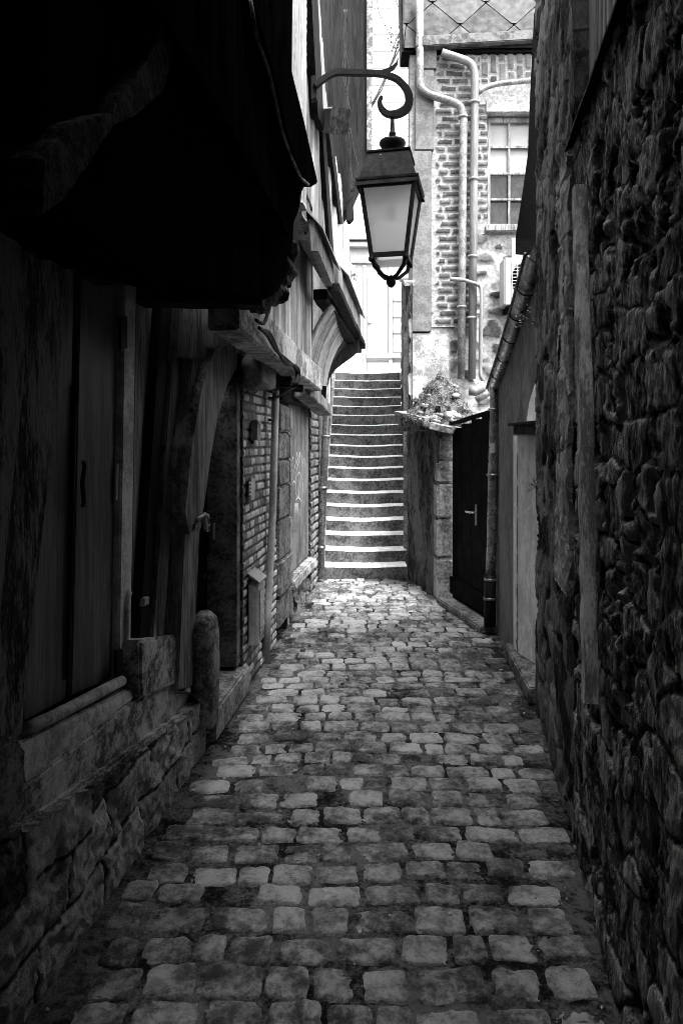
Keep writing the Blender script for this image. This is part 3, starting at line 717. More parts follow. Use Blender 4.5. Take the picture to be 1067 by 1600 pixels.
b = MB(); b.slab([(1.10, 4.03, 0), (1.17, 4.92, 0), (1.75, 4.92, 0), (1.75, 4.03, 0)], (0, 0, .10)); link('doorstep', b.mesh(bevel=.01), M_stoneD, rp)
# gutter
gt = thing('roof_gutter', 'dark sagging gutter running down along the eave of the plastered house', 'gutter', P(770, 612, 5.5))
G0, G1 = P(772, 606, 5.6), P(838, 395, 3.95)
b = MB(); vs = []; fs = []; nseg = 14; na = 9
t = (G1 - G0).normalized(); sdir = Vector((-1, 0, 0)); sdir = (sdir - t * sdir.dot(t)).normalized(); up = Vector((0, 0, 1)); up = (up - t * up.dot(t)).normalized()
for i in range(nseg + 1):
    c = G0.lerp(G1, i / nseg) - up * (.03 * math.sin(math.pi * i / nseg))
    for rr in (.062, .056):
        for j in range(na):
            a = math.pi * (1 + j / (na - 1)); vs.append(c + sdir * (-math.cos(a) * rr) + up * math.sin(a) * rr)
for i in range(nseg):
    for j in range(na - 1):
        a0 = i * 2 * na + j; fs.append((a0, a0 + 1, a0 + 1 + 2 * na, a0 + 2 * na)); a1 = a0 + na; fs.append((a1, a1 + 2 * na, a1 + 1 + 2 * na, a1 + 1))
    for q_ in (0, na - 1): a0 = i * 2 * na + q_; fs.append((a0, a0 + na, a0 + 3 * na, a0 + 2 * na))
b.add(vs, fs, True); link('trough', b.mesh(), M_pipe, gt)
b = MB(); b.tube([G0.lerp(G1, k / 12) + sdir * .064 - up * (.03 * math.sin(math.pi * k / 12)) for k in range(13)], .010, 8); link('bead', b.mesh(), M_zinc2, gt)
for k in range(1, 6):
    b = MB(); c = G0.lerp(G1, k / 6) - up * (.03 * math.sin(math.pi * k / 9)); b.tube([c + sdir * (-math.cos(math.pi * (1 + j / 8)) * .066) + up * math.sin(math.pi * (1 + j / 8)) * .066 for j in range(9)], .005, 5); link('bracket', b.mesh(), M_iron, gt)
# eave board + roof behind gutter
b = MB(); 
e0, e1 = G0 + Vector((.07, 0, .0)), G1 + Vector((.07, 0, .0))
b.slab([e0 + Vector((-.02, 0, -.05)), e1 + Vector((-.02, 0, -.05)), e1 + Vector((.5, 0, .35)), e0 + Vector((.5, 0, .35))], (0, 0, .04)); link('roof', b.mesh(), M_slate, rp)
b = MB(); b.slab([P(820, 415, 4.3), P(834, 385, 4.2), P(838, 470, 4.2), P(830, 480, 4.3)], (.15, .0, 0)); link('wall_corner', b.mesh(), M_woodG, rp)
# hanging slate flap higher up
sf = thing('slate_hung_eave', 'black slate-covered eave edge jutting past the rough stone pier in front of the window', 'eave', P(835, 372, 4.4))
b = MB(); b.slab([P(834, 20, 4.4), P(829, 120, 4.4), P(825, 235, 4.4), P(816, 300, 4.4), P(805, 371, 4.4), P(852, 374, 4.4), P(860, 20, 4.4)], (.1, .4, 0)); link('slates', b.mesh(), M_slate, sf)
# ================================================================== RIGHT ROUGH STONE HOUSE (near)
rs = thing('rough_stone_house', 'tall dark rubble stone house wall close on the right', 'house', (.8, 2.2, 0))
Ur = Vector((.18, 1, 0)).normalized(); Nr = Vector((-1, .18, 0)).normalized(); sc_ = Vector((.18, 1, 0)).length
A0 = Vector((XR(.75), .75, 0))
def kR(u, v):
    d = .75 + u / sc_; return (d < 2.62)
me = sheet(A0, Ur, (0, 0, 1), Nr, (2.62 - .75) * sc_, 2.68, .0075, lay_rubble(.23, .125, 101, warp=.045), .006, .008, .008, 75, 102, None, depth=.3, tilt=.9, rsv=26, pit=.025)
link('stone_wall', me, M_rubR, rs)
A1 = Vector((XR(2.62), 2.62, 0)) 
me = sheet(A1, Ur, (0, 0, 1), Nr, (4.03 - 2.62) * sc_, 7.5, .014, lay_rubble(.26, .16, 111, warp=.08), .004, .006, .010, 40, 112, None, depth=.5, tilt=.5, rsv=14, pit=.02)
link('pier', me, M_rubP, rs)
b = MB(); b.box((XR(.75) + .2, -4, 0), (XR(.75) + 1.5, .74, 7.5)); b.slab([(XR(.75), .745, 0), (XR(-4), -4, 0), (XR(-4) + 1.5, -4, 0), (XR(-4) + 2., .745, 0)], (0, 0, 7.5)); link('rear_wall', b.mesh(), M_plas, rs)
# upper board wall above slate ledge
def kB(u, v): return u > -1
me = sheet(Vector((XR(.7) + .06, .7, 2.66)), Ur, (0, 0, 1), Nr, (2.60 - .7) * sc_, 5, .014, lay_boards(.085, 121), .016, .012, .003, 12, 122, None, depth=.2, tilt=.4, rsv=2)
link('upper_boards', me, M_woodM, rs)
b = MB()
for k in range(12):
    d0 = .75 + k * .157; b.slab([RD for RD in (Vector((XR(d0) + .08, d0, 2.73)), Vector((XR(d0 + .15) + .08, d0 + .15, 2.73)), Vector((XR(d0 + .15) - .035, d0 + .15, 2.66 + rnd.uniform(-.004, .004))), Vector((XR(d0) - .035, d0, 2.66 + rnd.uniform(-.004, .004))))], (0, 0, .012))
link('slate_ledge', b.mesh(), M_slate, rs)
# cement strip on pier edge, irregular, and long timber strip
def kC(u, v):
    d = 2.5 + u / sc_; z_ = v + .95; w0 = .70 * fbm(v * 3 + 3, v * 0, 7); return (d > 2.63) & (d < 2.63 + .30 + .35 * w0 + .12 * fbm(v * 11, v * 0, 9)) & ~(fbm(u * 5, v * 3.2, 19) > .20) & (z_ < 2.66)
me = sheet(Vector((XR(2.5), 2.5, .95)) + Nr * .018, Ur, (0, 0, 1), Nr, .6, 1.75, .008, lay_rubble(.4, .28, 131), .008, .006, .01, 22, 132, kC, depth=.05)
link('cement_patch', me, M_cem, rs)
b = MB()
q = [RR(905, 292, .035), RR(910, 500, .035), RR(915, 700, .035), RR(918, 900, .035), RR(922, 1098, .035)]
for a, c in zip(q, q[1:]): b.beam(a, c, .035, .042, 6, .0025, up=Vector((1, 0, 0)))
link('timber_strip', b.mesh(), mat('weathered_strip', 0.2800, 0.9576, .85, 9, (1, 1, .2), bump=.9, bsc=40, bd=.008, contrast=1.6), rs)
# bent pipe stub and sprig weeds on pier
def sprig(name, c, n, s, label, seed=0, up=.3):
    r_ = random.Random(seed); root = thing(name, label, 'plant', c); b = MB(); s1 = MB()
    for k in range(n):
        d = Vector((r_.uniform(-1, .3), r_.uniform(-1, .3), r_.uniform(-.5, 1) + up)).normalized(); p = Vector(c); e = p + d * s * r_.uniform(.5, 1)
        s1.tube([p, p.lerp(e, .5) + Vector((0, 0, .01)), e], .0012, 4)
        for q in range(5):
            pc = p.lerp(e, .4 + .12 * q); a = Vector((r_.uniform(-1, 1), r_.uniform(-1, 1), r_.uniform(-1, 1))).normalized() * .014 * (s / .1); cc = a.orthogonal().normalized() * .006 * (s / .1)
            b.add([pc, pc + a * .5 + cc, pc + a, pc + a * .5 - cc], [(0, 1, 2, 3)])
    link('stems', s1.mesh(), M_leaf, root); link('leaves', b.mesh(), mat('weed_leaf', .2, .4, .6, 20, bump=.1), root)
sprig('weed', P(838, 762, 3.95), 9, .09, 'small leafy weed sprouting from the edge of the rough stone pier', 3)
sprig('weed', P(827, 492, 4.1), 5, .13, 'thin twig growing from the wall above the gutter', 8, -.4)
sprig('weed', P(497, 370, 4.75), 10, .13, 'dry grass tuft on the near end of the jetty flashing', 12, 1.2)
sprig('weed', P(556, 440, 7.6), 9, .2, 'dry grass tuft at the far corner of the jettied house', 15, 1.2)

# ================================================================== LEFT BRICK / TIMBER HOUSE (far left)
lh = thing('jettied_house', 'old jettied house with pale peeling boards above brick, behind the hanging lamp', 'house', LD(5.8, 0))
Ul = Vector((.1034, 1, 0)).normalized(); Nl = Vector((1, -.1034, 0)).normalized(); sl = Vector((.1034, 1, 0)).length
def lsheet(o, d0, d1, z0, z1, res, lay, amp, joint, rough, rsc, seed, poly=None, hole=None, depth=.15, tilt=.3, rsv=None, pit=0.):
    def kp(u, v):
        d = d0 + u / sl; x = XL(d) + o; px = CX + x * F / d; py = CY - (v + z0 - H) * F / d; k = np.ones(u.shape, bool)
        if poly: k &= inpoly(px, py, poly)
        if hole: k &= ~hole(d, v + z0)
        return k
    return sheet(LD(d0, z0, o), Ul, (0, 0, 1), Nl, (d1 - d0) * sl, z1 - z0, res, lay, amp, joint, rough, rsc, seed, kp, depth, tilt, rsv, pit)
# ground-floor brick
me = lsheet(0, 4.2, 5.22, 0, 1.95, .0075, lay_brick(.058, .115, 201, warp=.006), .009, .010, .003, 40, 202, None, lambda d, z: (d > 4.72) & (d < 4.92) & (z < .28 + .03 * np.sin(d * 40)) & (z > .03), depth=.35)
link('brick_pier', me, M_brick, lh)
b = MB(); b.slab([LD(4.7, .02, -.12), LD(4.94, .02, -.12), LD(4.94, .3, -.12), LD(4.7, .3, -.12)], (-.05, 0, 0)); link('broken_base', b.mesh(), M_stoneD, lh)
me = lsheet(0, 7.0, 7.72, .0, 2.0, .009, lay_brick(.085, .13, 211, warp=.008), .018, .014, .004, 40, 212, None, None, depth=.2)
link('brick_corner', me, mat('brick_corner', .12, .28, .85, 9, bump=.6, bsc=70, tone=True, mortar=.08), lh)
# stone quoins with white edge, boarded window
b = MB(); zs = [.10, .34, .62, .93, 1.20, 1.40, 1.62, 1.84]
for za, zb in zip(zs, zs[1:]):
    j = rnd.uniform(-.008, .008); b.slab([LD(5.24, za + .008, .02 + j), LD(5.66 + j, za + .008, .02 + j), LD(5.66 + j, zb, .02 + j), LD(5.24, zb, .02 + j)], (-.3, 0, 0))
link('stone_quoins', b.mesh(bevel=.014), M_stoneD, lh)
b = MB()
for za, zb in zip(zs, zs[1:]):
    w_ = rnd.uniform(.10, .15); b.slab([LD(5.672, za + .012, .026), LD(5.68 + w_, za + .012, .026), LD(5.68 + w_, zb - .004, .026), LD(5.672 - rnd.uniform(0, .0), zb - .004, .026)], (-.1, 0, 0))
link('limewashed_edge', b.mesh(bevel=.012), M_plasL, lh)
b = MB(); b.slab([LD(5.83, .40, -.02), LD(6.97, .40, -.02), LD(6.97, 1.92, -.02), LD(5.83, 1.92, -.02)], (-.04, 0, 0)); bw_ = link('window_board', b.mesh(), M_board, lh)
# graffiti strokes on the board (an illegible chalky scrawl)
b = MB()
def gfx(x, y_):  # coords in the zoom (615x1600 for 100x260 px)
    return L(420 + x / 6.15, 640 + y_ / 6.154, -.014)
for stroke in ([(238, 455), (225, 520), (214, 590), (222, 650), (236, 800)], [(205, 440), (215, 560), (222, 640)], [(278, 410), (262, 520), (236, 640)], [(308, 410), (275, 500), (268, 590), (300, 480), (308, 410)],
               [(325, 440), (318, 560), (345, 470), (356, 560)], [(268, 650), (298, 600), (316, 640), (300, 740), (290, 860), (262, 800), (268, 650)], [(240, 800), (240, 700), (250, 685), (262, 710)],
               [(186, 655), (200, 690), (176, 740)], [(262, 880), (285, 840), (302, 860), (322, 905)], [(356, 470), (355, 640), (348, 930)], [(335, 700), (330, 830)]):
    b.tube([gfx(*p) for p in stroke], .0075, 5)
for k in range(4): b.tube([gfx(258 + k * 9, 900), gfx(254 + k * 9, 1000), gfx(248 + k * 10, 1180)], .005, 4)
for i_, (x_, y_, z_) in enumerate(b.v): b.v[i_] = (XL(y_) - .0185 + (x_ - (XL(y_) - .014)) * .18, y_, z_)
link('graffiti', b.mesh(), M_chalk, lh, bw_)
b = MB(); 
for k, (da, db) in enumerate(((5.70, 6.15), (6.16, 6.6), (6.61, 7.02))):
    b.slab([LD(da, .30 - .01 * k, .07), LD(db, .30 - .01 * k, .07), LD(db, .39 - .01 * k, .05), LD(da, .39 - .01 * k, .05)], (-.16, 0, 0))
link('window_sill', b.mesh(bevel=.015), M_stone, lh)
me = lsheet(.0, 5.66, 7.02, 0, .32, .012, lay_rubble(.3, .16, 221), .04, .03, .015, 16, 222, None, lambda d, z: ((d > 5.95) & (d < 6.2) & (z > .05) & (z < .2)), depth=.15)
link('base_stones', me, M_stone, lh)
b = MB(); b.slab([LD(5.2, 0, -.16), LD(7.7, 0, -.16), LD(7.7, 2.1, -.16), LD(5.2, 2.1, -.16)], (-.8, 0, 0)); b.slab([LD(7.7, 0, -.02), LD(12, 0, -.45), LD(12, 5.0, -.45), LD(7.7, 5.0, -.02)], (-.8, 0, 0)); link('wall_core', b.mesh(), M_plas, lh)
# lintel boards over window and brick
b = MB(); b.beam(LD(5.15, 1.93, .0), LD(7.05, 1.96, .0), .12, .13, 8, .008); b.beam(LD(4.0, 2.0, -.02), LD(5.15, 1.98, -.02), .12, .14, 5, .008)
link('lintel', b.mesh(), M_woodD, lh)
# joist ends under the jetty
for d_ in (4.75, 5.25, 5.95, 6.65):
    b = MB(); b.beam(LD(d_, 2.03, -.3), LD(d_, 2.03 - .02, .20), .13, .16, 4, .008); link('joist', b.mesh(), M_woodD, lh)
b = MB(); b.rock(LD(4.3, 1.98, .06), (.10, .30, .12), 3, 12, .15); link('plaster_lump', b.mesh(), M_plasL, lh)
# first storey: boarded wall at o=.2
me = lsheet(.20, 3.1, 5.85, 2.18, 4.6, .010, lay_boards(.115, 231), .014, .014, .004, 14, 232, None, None, depth=.12, tilt=.8, rsv=1.6)
link('peeling_boards', me, M_woodL, lh)
b = MB(); b.beam(LD(3.0, 2.13, .21), LD(5.75, 2.07, .21), .14, .19, 12, .007)
link('bressummer', b.mesh(), M_beamL, lh)
b = MB(); b.beam(LD(5.65, 1.98, .12), LD(7.0, 1.87, .14), .16, .10, 6, .006); link('lower_plate', b.mesh(), M_woodG, lh)
# coving: concave board surface under the upper jetty
nu, nv2 = 60, 26; uu, vv = np.meshgrid(np.linspace(0, 1, nu), np.linspace(0, 1, nv2))
dv = 5.62 + (1.30 + .25 * vv) * uu; oz = .16 + .22 * vv ** 2.6; zz = 1.93 + (2.68 - 1.93) * vv + .02 * uu
bd2 = (dv / .09) % 1; gro = np.minimum(bd2, 1 - bd2) < .07
xx = -1.036 + .1034 * dv + oz - .008 * gro
co = np.stack([xx, dv, zz], -1).reshape(-1, 3); idx = np.arange(uu.size).reshape(uu.shape); fa = np.stack([idx[:-1, :-1], idx[:-1, 1:], idx[1:, 1:], idx[1:, :-1]], -1).reshape(-1, 4)
bk = co.copy(); bk[:, 0] = np.minimum(bk[:, 0] - .03, bk[:, 0] - .03); n_ = len(co); bd_ = np.concatenate([idx[0], idx[:, -1], idx[-1][::-1], idx[::-1, 0]])
rim = np.stack([bd_[:-1], bd_[1:], bd_[1:] + n_, bd_[:-1] + n_], -1); rim = rim[bd_[:-1] != bd_[1:]]
me = npmesh(np.concatenate([co, bk]), np.concatenate([fa[:, ::-1], fa + n_, rim]), np.tile(h2(np.floor(dv / .09), np.floor(dv / .09) * 0, 5).ravel(), 2)); link('coving', me, M_woodM, lh)
# corner bracket
b = MB(); b.slab([P(x_, y_, 7.3) for x_, y_ in ragged([(512, 594), (519, 565), (538, 540), (548, 520), (562, 516), (562, 546), (554, 556), (536, 568), (524, 578)], 1.2)], (-.12, .35, 0)); link('corner_bracket', b.mesh(bevel=.008), M_woodD, lh)
# upper jetty beams, fascia panels, flashing
b = MB(); b.beam(LD(5.45, 2.72, .30), LD(7.9, 2.62, .40), .11, .085, 14, .006); b.beam(LD(5.3, 2.75, .43), LD(7.95, 2.66, .45), .09, .06, 10, .005); link('jetty_beam', b.mesh(), M_woodD, lh)
b = MB(); b.slab([LD(4.5, 2.80, .42), LD(5.5, 2.74, .42), LD(5.5, 2.98, .40), LD(4.5, 3.02, .40)], (-.05, 0, 0)); b.slab([LD(5.54, 2.74, .45), LD(7.95, 2.71, .45), LD(7.95, 3.03, .43), LD(5.54, 3.02, .43)], (-.05, 0, 0)); link('fascia_board', b.mesh(bevel=.006), M_woodM, lh)
b = MB(); b.slab([LD(4.48, 2.95, .45), LD(5.5, 2.92, .46), LD(5.5, 3.06, .34), LD(4.48, 3.08, .33)], (0, 0, .012)); b.slab([LD(5.9, 2.98, .49), LD(8.0, 2.98, .49), LD(8.0, 3.1, .36), LD(5.9, 3.12, .36)], (0, 0, .012)); link('flashing', b.mesh(), M_flash, lh)
# upper wall with leaning far edge
me = lsheet(.36, 3.55, 7.9, 3.0, 8.4, .016, lay_boards(.19, 241), .022, .02, .005, 12, 242, [(430, -500), (500, -500), (503, 0), (510, 110), (520, 214), (538, 342), (550, 410), (562, 492), (440, 492)], None, depth=.14, tilt=1.2, rsv=1.6)
link('upper_wall', me, M_woodL, lh)
b = MB()   # dark studs on it
b.slab([L(503, 196, .38), L(508, 196, .38), L(522, 400, .38), L(517, 400, .38)], (-.04, 0, 0)); b.slab([L(514, 205, .385), L(519, 205, .385), L(536, 350, .385), L(532, 350, .385)], (-.04, 0, 0))
b.slab([L(486, -20, .40), L(496, -20, .40), L(507, 205, .40), L(497, 180, .40)], (-.06, 0, 0))
link('stud', b.mesh(), M_woodD, lh)
b = MB(); b.beam(P(502, 186, 5.25), P(531, 190, 4.75), .14, .17, 3, .004); link('beam_end', b.mesh(), M_woodG, lh)
# dark far gable overhang
b = MB(); b.slab([P(480, -260, 7.95), P(582, -260, 7.95), P(582, 0, 7.95), P(581, 238, 7.95), P(567, 262, 7.95), P(562, 300, 7.95), P(549, 330, 7.95), P(542, 330, 7.95), P(520, 200, 7.95), P(500, 100, 7.95)], (-.1, .5, 0)); link('gable_overhang', b.mesh(), M_woodD, lh)
b = MB(); b.slab([P(572, -260, 7.9), P(583, -260, 7.9), P(583, 0, 7.9), P(580, 236, 7.9), P(573, 236, 7.9)], (0, .04, 0)); link('gable_edge', b.mesh(bevel=.004), mat('edge_plaster', .08, .26, .9, 9, bump=.8, bsc=50, contrast=1.6), lh)
b = MB(); b.slab([P(540, 318, 7.85), P(551, 312, 7.85), P(553, 340, 7.85), P(546, 347, 7.85), P(541, 343, 7.85)], (0, .12, 0)); link('carved_end', b.mesh(bevel=.01), M_woodD, lh)
b = MB(); b.slab([P(508, -260, 6.6), P(534, -260, 6.6), P(536, 60, 6.6), P(545, 200, 6.6), P(552, 306, 6.6), P(540, 318, 6.6), P(528, 270, 6.6), P(514, 180, 6.6), P(507, 60, 6.6)], (-.12, .6, 0)); link('eave_boarding', b.mesh(), M_woodD, lh)

# bundled cables on the house
def cabl(name, ptss, r, label, cat='cable', m=M_rubber):
    b = MB()
    for pts in ptss:
        w = [Vector(p) for p in pts]; q = []
        for i in range(len(w) - 1):
            p0, p1, p2, p3 = w[max(i - 1, 0)], w[i], w[i + 1], w[min(i + 2, len(w) - 1)]
            for k in range(6):
                t = k / 6; q.append(.5 * ((2 * p1) + (p2 - p0) * t + (2 * p0 - 5 * p1 + 4 * p2 - p3) * t * t + (3 * p1 - p0 - 3 * p2 + p3) * t ** 3))
        q.append(w[-1]); b.tube(q, r, 7)
    return single(name, b.mesh(), m, label, cat, ptss[0][0])
cabl('electric_cable', [[L(405 + j, 512 + j, .30), L(418 + j, 525 - j, .31), L(432 + j, 548 + j, .31), L(446, 560 + j * 2, .31), L(459 + j, 572, .31), L(464 + j, 585, .31), L(458 + j, 603, .30), L(446, 612, .2), L(432, 622, .06)] for j in (0, 2, 4)] + [[L(400, 500, .3), L(412, 505, .31), L(418, 490, .31), L(414, 478, .31), L(408, 488, .31)]], .009, 'bundle of black cables looping along the lower beam down to the conduit')
cabl('electric_cable', [[P(537 + j, 15, 6.5), P(541 - j, 60, 6.5), P(535 + 2 * j, 110, 6.5), P(546 - j, 170, 6.5), P(540 + j, 215, 6.5), P(547, 250, 6.5), P(548 + j, 300, 6.5)] for j in (0, 2, 5)] + [[P(547, 200, 6.45), P(554, 240, 6.45), P(560, 262, 6.45), P(553, 285, 6.45), P(547, 262, 6.45)]], .006, 'tangled cables hanging down the dark eave above the lamp', m=mat('cable_grey', 0.0120, 0.0320, .5, 8, bump=.1))
# conduit
cd = thing('wall_conduit', 'straight pale grey pipe standing on the ground against the brick pier', 'pipe', LD(4.85, .03, .06))
link('tube', MB().tube([P(431, 610, 4.85), P(426, 800, 4.85), P(419, 950, 4.83), P(415, 1050, 4.8)], .026, 16).mesh(), M_pipeL, cd)
link('bracket', MB().tube([L(421, 622, .04), L(427, 622, .05)], .01, 6).mesh(), M_iron, cd)
link('bracket', MB().tube([L(421, 656, .04), L(427, 656, .05)], .01, 6).mesh(), M_iron, cd)
# drainpipe at the stair corner
dl = thing('corner_downpipe', 'tall grey downpipe at the left foot of the steps', 'pipe', P(500, 895, 7.55))
link('tube', MB().tube([P(513, 560, 7.55), P(511, 640, 7.55), P(506, 740, 7.55), P(501, 896, 7.55)], .042, 16).mesh(), M_pipe, dl)
for (x_, y_) in ((509.5, 682), (504.5, 762), (501.5, 855)): link('clamp', MB().ring(P(x_, y_, 7.55), (0, 0, 1), .054, .025).mesh(), M_pipe, dl)
b = MB()
for k in range(18):
    d0 = 7.72 + k * .22; x0_ = stX(d0)[0]; b.slab([(x0_ - .06, d0, 0), (x0_ + .012, d0, 0), (x0_ + .012, d0, .3 + k * .151), (x0_ - .06, d0, .3 + k * .151)], (.0077, .216, 0))
link('string_edge', b.mesh(bevel=.004), M_cem, st)
# letterbox, keypad, bell
lb_ = thing('letterbox', 'narrow grey metal letterbox with sloping lid low on the brick pier', 'letterbox', LD(4.37, .25, .0))
a0, a1 = 4.28, 4.46
zt, zb_ = .66, .27
b = MB(); b.slab([LD(a0, zb_, .01), LD(a1, zb_, .01), LD(a1, zt, .01), LD(a0, zt, .01)], (.06, -.0, 0)); link('box', b.mesh(bevel=.006), M_pipeL, lb_)
b = MB(); b.slab([LD(a0 - .015, zt + .003, .085), LD(a1 + .015, zt + .003, .085), LD(a1 + .015, zt + .06, .008), LD(a0 - .015, zt + .06, .008)], (0, 0, .008)); link('lid', b.mesh(), M_flash, lb_)
b = MB(); b.slab([LD(a0 + .03, zb_ + .03, .072), LD(a1 - .03, zb_ + .03, .072), LD(a1 - .03, zt - .05, .072), LD(a0 + .03, zt - .05, .072)], (.006, 0, 0)); link('front_panel', b.mesh(), M_pipe, lb_)
kpd = thing('door_keypad', 'small steel keypad fixed on the brick pier by the dark doorway', 'keypad', L(391, 762, 0))
b = MB(); q = [L(387, 782, .012), L(393.5, 781, .012), L(394, 747, .012), L(388, 746, .012)]; b.slab(q, (.02, 0, 0)); link('plate', b.mesh(bevel=.003), M_pipeL, kpd)
for k in range(4):
    for j in (0, 1):
        c = L(390 + j * 1.8, 755 + k * 6, .036); b = MB(); b.rock(c, (.004, .008, .008), 1, 5, 0); link('button', b.mesh(), M_steel, kpd)
bl = thing('bell_box', 'small oblong dark grey box high on the brick pier', 'box', L(395, 690, 0))  # doorbell box, holds no lamp
b = MB(); b.slab([L(392, 688, .012), L(398, 688, .012), L(399, 658, .012), L(393, 656, .012)], (.04, 0, 0)); link('body', b.mesh(bevel=.004), M_pipe, bl); b = MB(); b.tube([L(395, 688, .03), L(395, 694, .03)], .008, 8); link('cable_gland', b.mesh(), M_iron, bl)

# ================================================================== NEAR LEFT TIMBER HOUSE
nh = thing('timber_framed_house', 'dark timber-framed house close on the left with shuttered window and overhanging storey', 'house', LD(2.4, 0))
# rubble plinth
me = lsheet(0, .8, 3.52, -.02, .62, .009, lay_brick(.17, .38, 301, warp=.05), .010, .009, .012, 45, 302, [(-900, 1900), (-900, 1990), (-60, 1372), (0, 1330), (130, 1240), (262, 1150), (300, 1110), (335, 1078), (345, 1400), (-200, 3900), (-900, 3900)], None, depth=.4, tilt=.6, pit=.02)
link('rubble_plinth', me, M_rubL, nh)
b = MB(); b.slab([L(-40, 1345, -.02), L(300, 1105, -.02), L(332, 1076, -.02), L(332, 1060, -.14), L(300, 1090, -.14), L(-40, 1300, -.2)], (0, 0, -.04)); link('plinth_ledge', b.mesh(bevel=.012), M_rend, nh)
# rendered band under sill
b = MB(); q = [(-300, 1560), (-60, 1400), (0, 1345), (300, 1110), (318, 1085), (275, 1085), (274, 1000), (222, 1008), (222, 1092), (212, 1096), (95, 1185), (50, 1222), (-20, 1275), (-300, 1480)]
b.slab([L(x_, y_, -.06) for x_, y_ in q], (-.3, 0, 0)); link('rendered_band', b.mesh(bevel=.008), M_rend, nh)
b = MB(); b.slab([L(220, 1000, -.045), L(276, 992, -.045), L(277, 1070, -.045), L(222, 1092, -.045)], (-.1, 0, 0)); link('render_block', b.mesh(bevel=.012), M_rend, nh)
b = MB(); b.slab([L(-60, 1290, .0), L(-4, 1320, .0), L(40, 1280, .0), L(46, 1165, .0), L(30, 1145, .0), L(-10, 1170, .0), L(-60, 1190, .0)], (-.25, 0, 0)); link('post_base_stone', b.mesh(bevel=.02), M_stoneD, nh)
# sill + frame
b = MB(); w = [L(x_, y_, -.10) for x_, y_ in ((40, 1140), (80, 1122), (118, 1102), (150, 1085), (190, 1064))]
b.tube(w, .021, 12); wn = link('window_sill', b.mesh(), M_sill, nh)
b = MB(); b.slab([L(30, 1160, -.09), L(205, 1075, -.09), L(210, 1092, -.07), L(40, 1228, -.07)], (-.08, 0, 0)); link('sill_board', b.mesh(bevel=.006), M_sill, nh)
b = MB(); b.slab([L(186, 1072, -.12), L(204, 1078, -.12), L(214, 430, -.12), L(196, 430, -.12)], (-.08, 0, 0)); fr = link('window_frame', b.mesh(bevel=.006), M_frame, nh)
b = MB(); b.tube([L(198, 1075, -.112), L(199, 940, -.112), L(203, 925, -.112)], .011, 8); link('frame_bead', b.mesh(), M_frame, nh, fr)
b = MB(); b.slab([L(204, 1080, -.14), L(228, 1010, -.14), L(262, 430, -.14), L(214, 430, -.14)], (-.08, 0, 0)); link('wall_board', b.mesh(bevel=.004), M_woodG, nh)
for (q, nm) in (([(112, 1088), (180, 1058), (196, 380), (128, 360)], 'a'), ([(36, 1130), (104, 1092), (118, 380), (60, 380)], 'b')):
    b = MB(); w = [L(x_, y_, -.15) for x_, y_ in q]; b.slab(w, (-.035, 0, 0)); sh_ = link('shutter', b.mesh(bevel=.006), M_shut, nh)
    if nm == 'a':
        b = MB(); b.tube([L(130, 790, -.125), L(132, 785, -.11), L(129, 755, -.10), L(133, 728, -.11), L(131, 722, -.125)], .008, 8); link('handle', b.mesh(), M_iron, nh, sh_)
        b = MB(); b.slab([L(178, 782, -.14), L(182, 780, -.14), L(184, 724, -.14), L(180, 724, -.14)], (.008, 0, 0)); link('hinge', b.mesh(bevel=.002), M_steel, nh, sh_)
    else:
        b = MB(); b.tube([L(106, 1060, -.14), L(110, 900, -.14), L(118, 600, -.14)], .009, 8); link('lock_rod', b.mesh(), M_iron, nh, sh_)
# main leaning near post
b = MB(); w = [L(x_, y_, -.03) for x_, y_ in ((-160, -200), (60, -200), (120, 250), (128, 330), (104, 470), (96, 620), (74, 800), (50, 1000), (38, 1150), (-10, 1180), (-120, 1230), (-300, 1300))]
b.slab(w, (-.16, 0, 0)); link('corner_post', b.mesh(bevel=.012), M_woodO, nh)
b = MB(); w = [L(x_, y_, .0) for x_, y_ in ((-160, -200), (-10, -200), (60, 250), (70, 330), (52, 470), (40, 620), (20, 800), (2, 1000), (-10, 1150), (-300, 1300))]
b.slab(w, (-.1, 0, 0)); link('corner_post_facing', b.mesh(bevel=.012), M_woodO, nh)
# slanted studs right of window
for (q, m_, o_) in (([(216, 1020), (236, 1004), (276, 480), (252, 480)], M_woodD, -.10), ([(238, 1006), (256, 1000), (296, 440), (276, 470)], M_woodP, -.08), ([(258, 1000), (276, 992), (312, 440), (298, 440)], M_woodP, -.085),
                    ([(278, 1080), (302, 1072), (312, 840), (338, 560), (300, 560), (290, 800)], M_woodG, -.03), ([(296, 560), (392, 560), (392, 460), (300, 460)], M_woodG, -.02)):
    b = MB(); b.slab([L(x_, y_, o_) for x_, y_ in q], (-.12, 0, 0)); link('stud', b.mesh(bevel=.006), m_, nh)
# brace curving up into the beam by the door
b = MB(); b.slab([L(x_, y_, .015) for x_, y_ in ((296, 835), (290, 800), (300, 700), (315, 610), (336, 545), (396, 530), (378, 560), (356, 600), (341, 650), (330, 710), (322, 770), (314, 825))], (-.12, 0, 0))
link('curved_brace', b.mesh(), M_woodG, nh)
b = MB(); w = [L(x_, y_, .04) for x_, y_ in ((336, 545), (380, 535), (394, 520), (396, 470), (340, 470))]; b.slab(w, (-.14, 0, 0)); link('post_head', b.mesh(bevel=.01), M_woodG, nh)
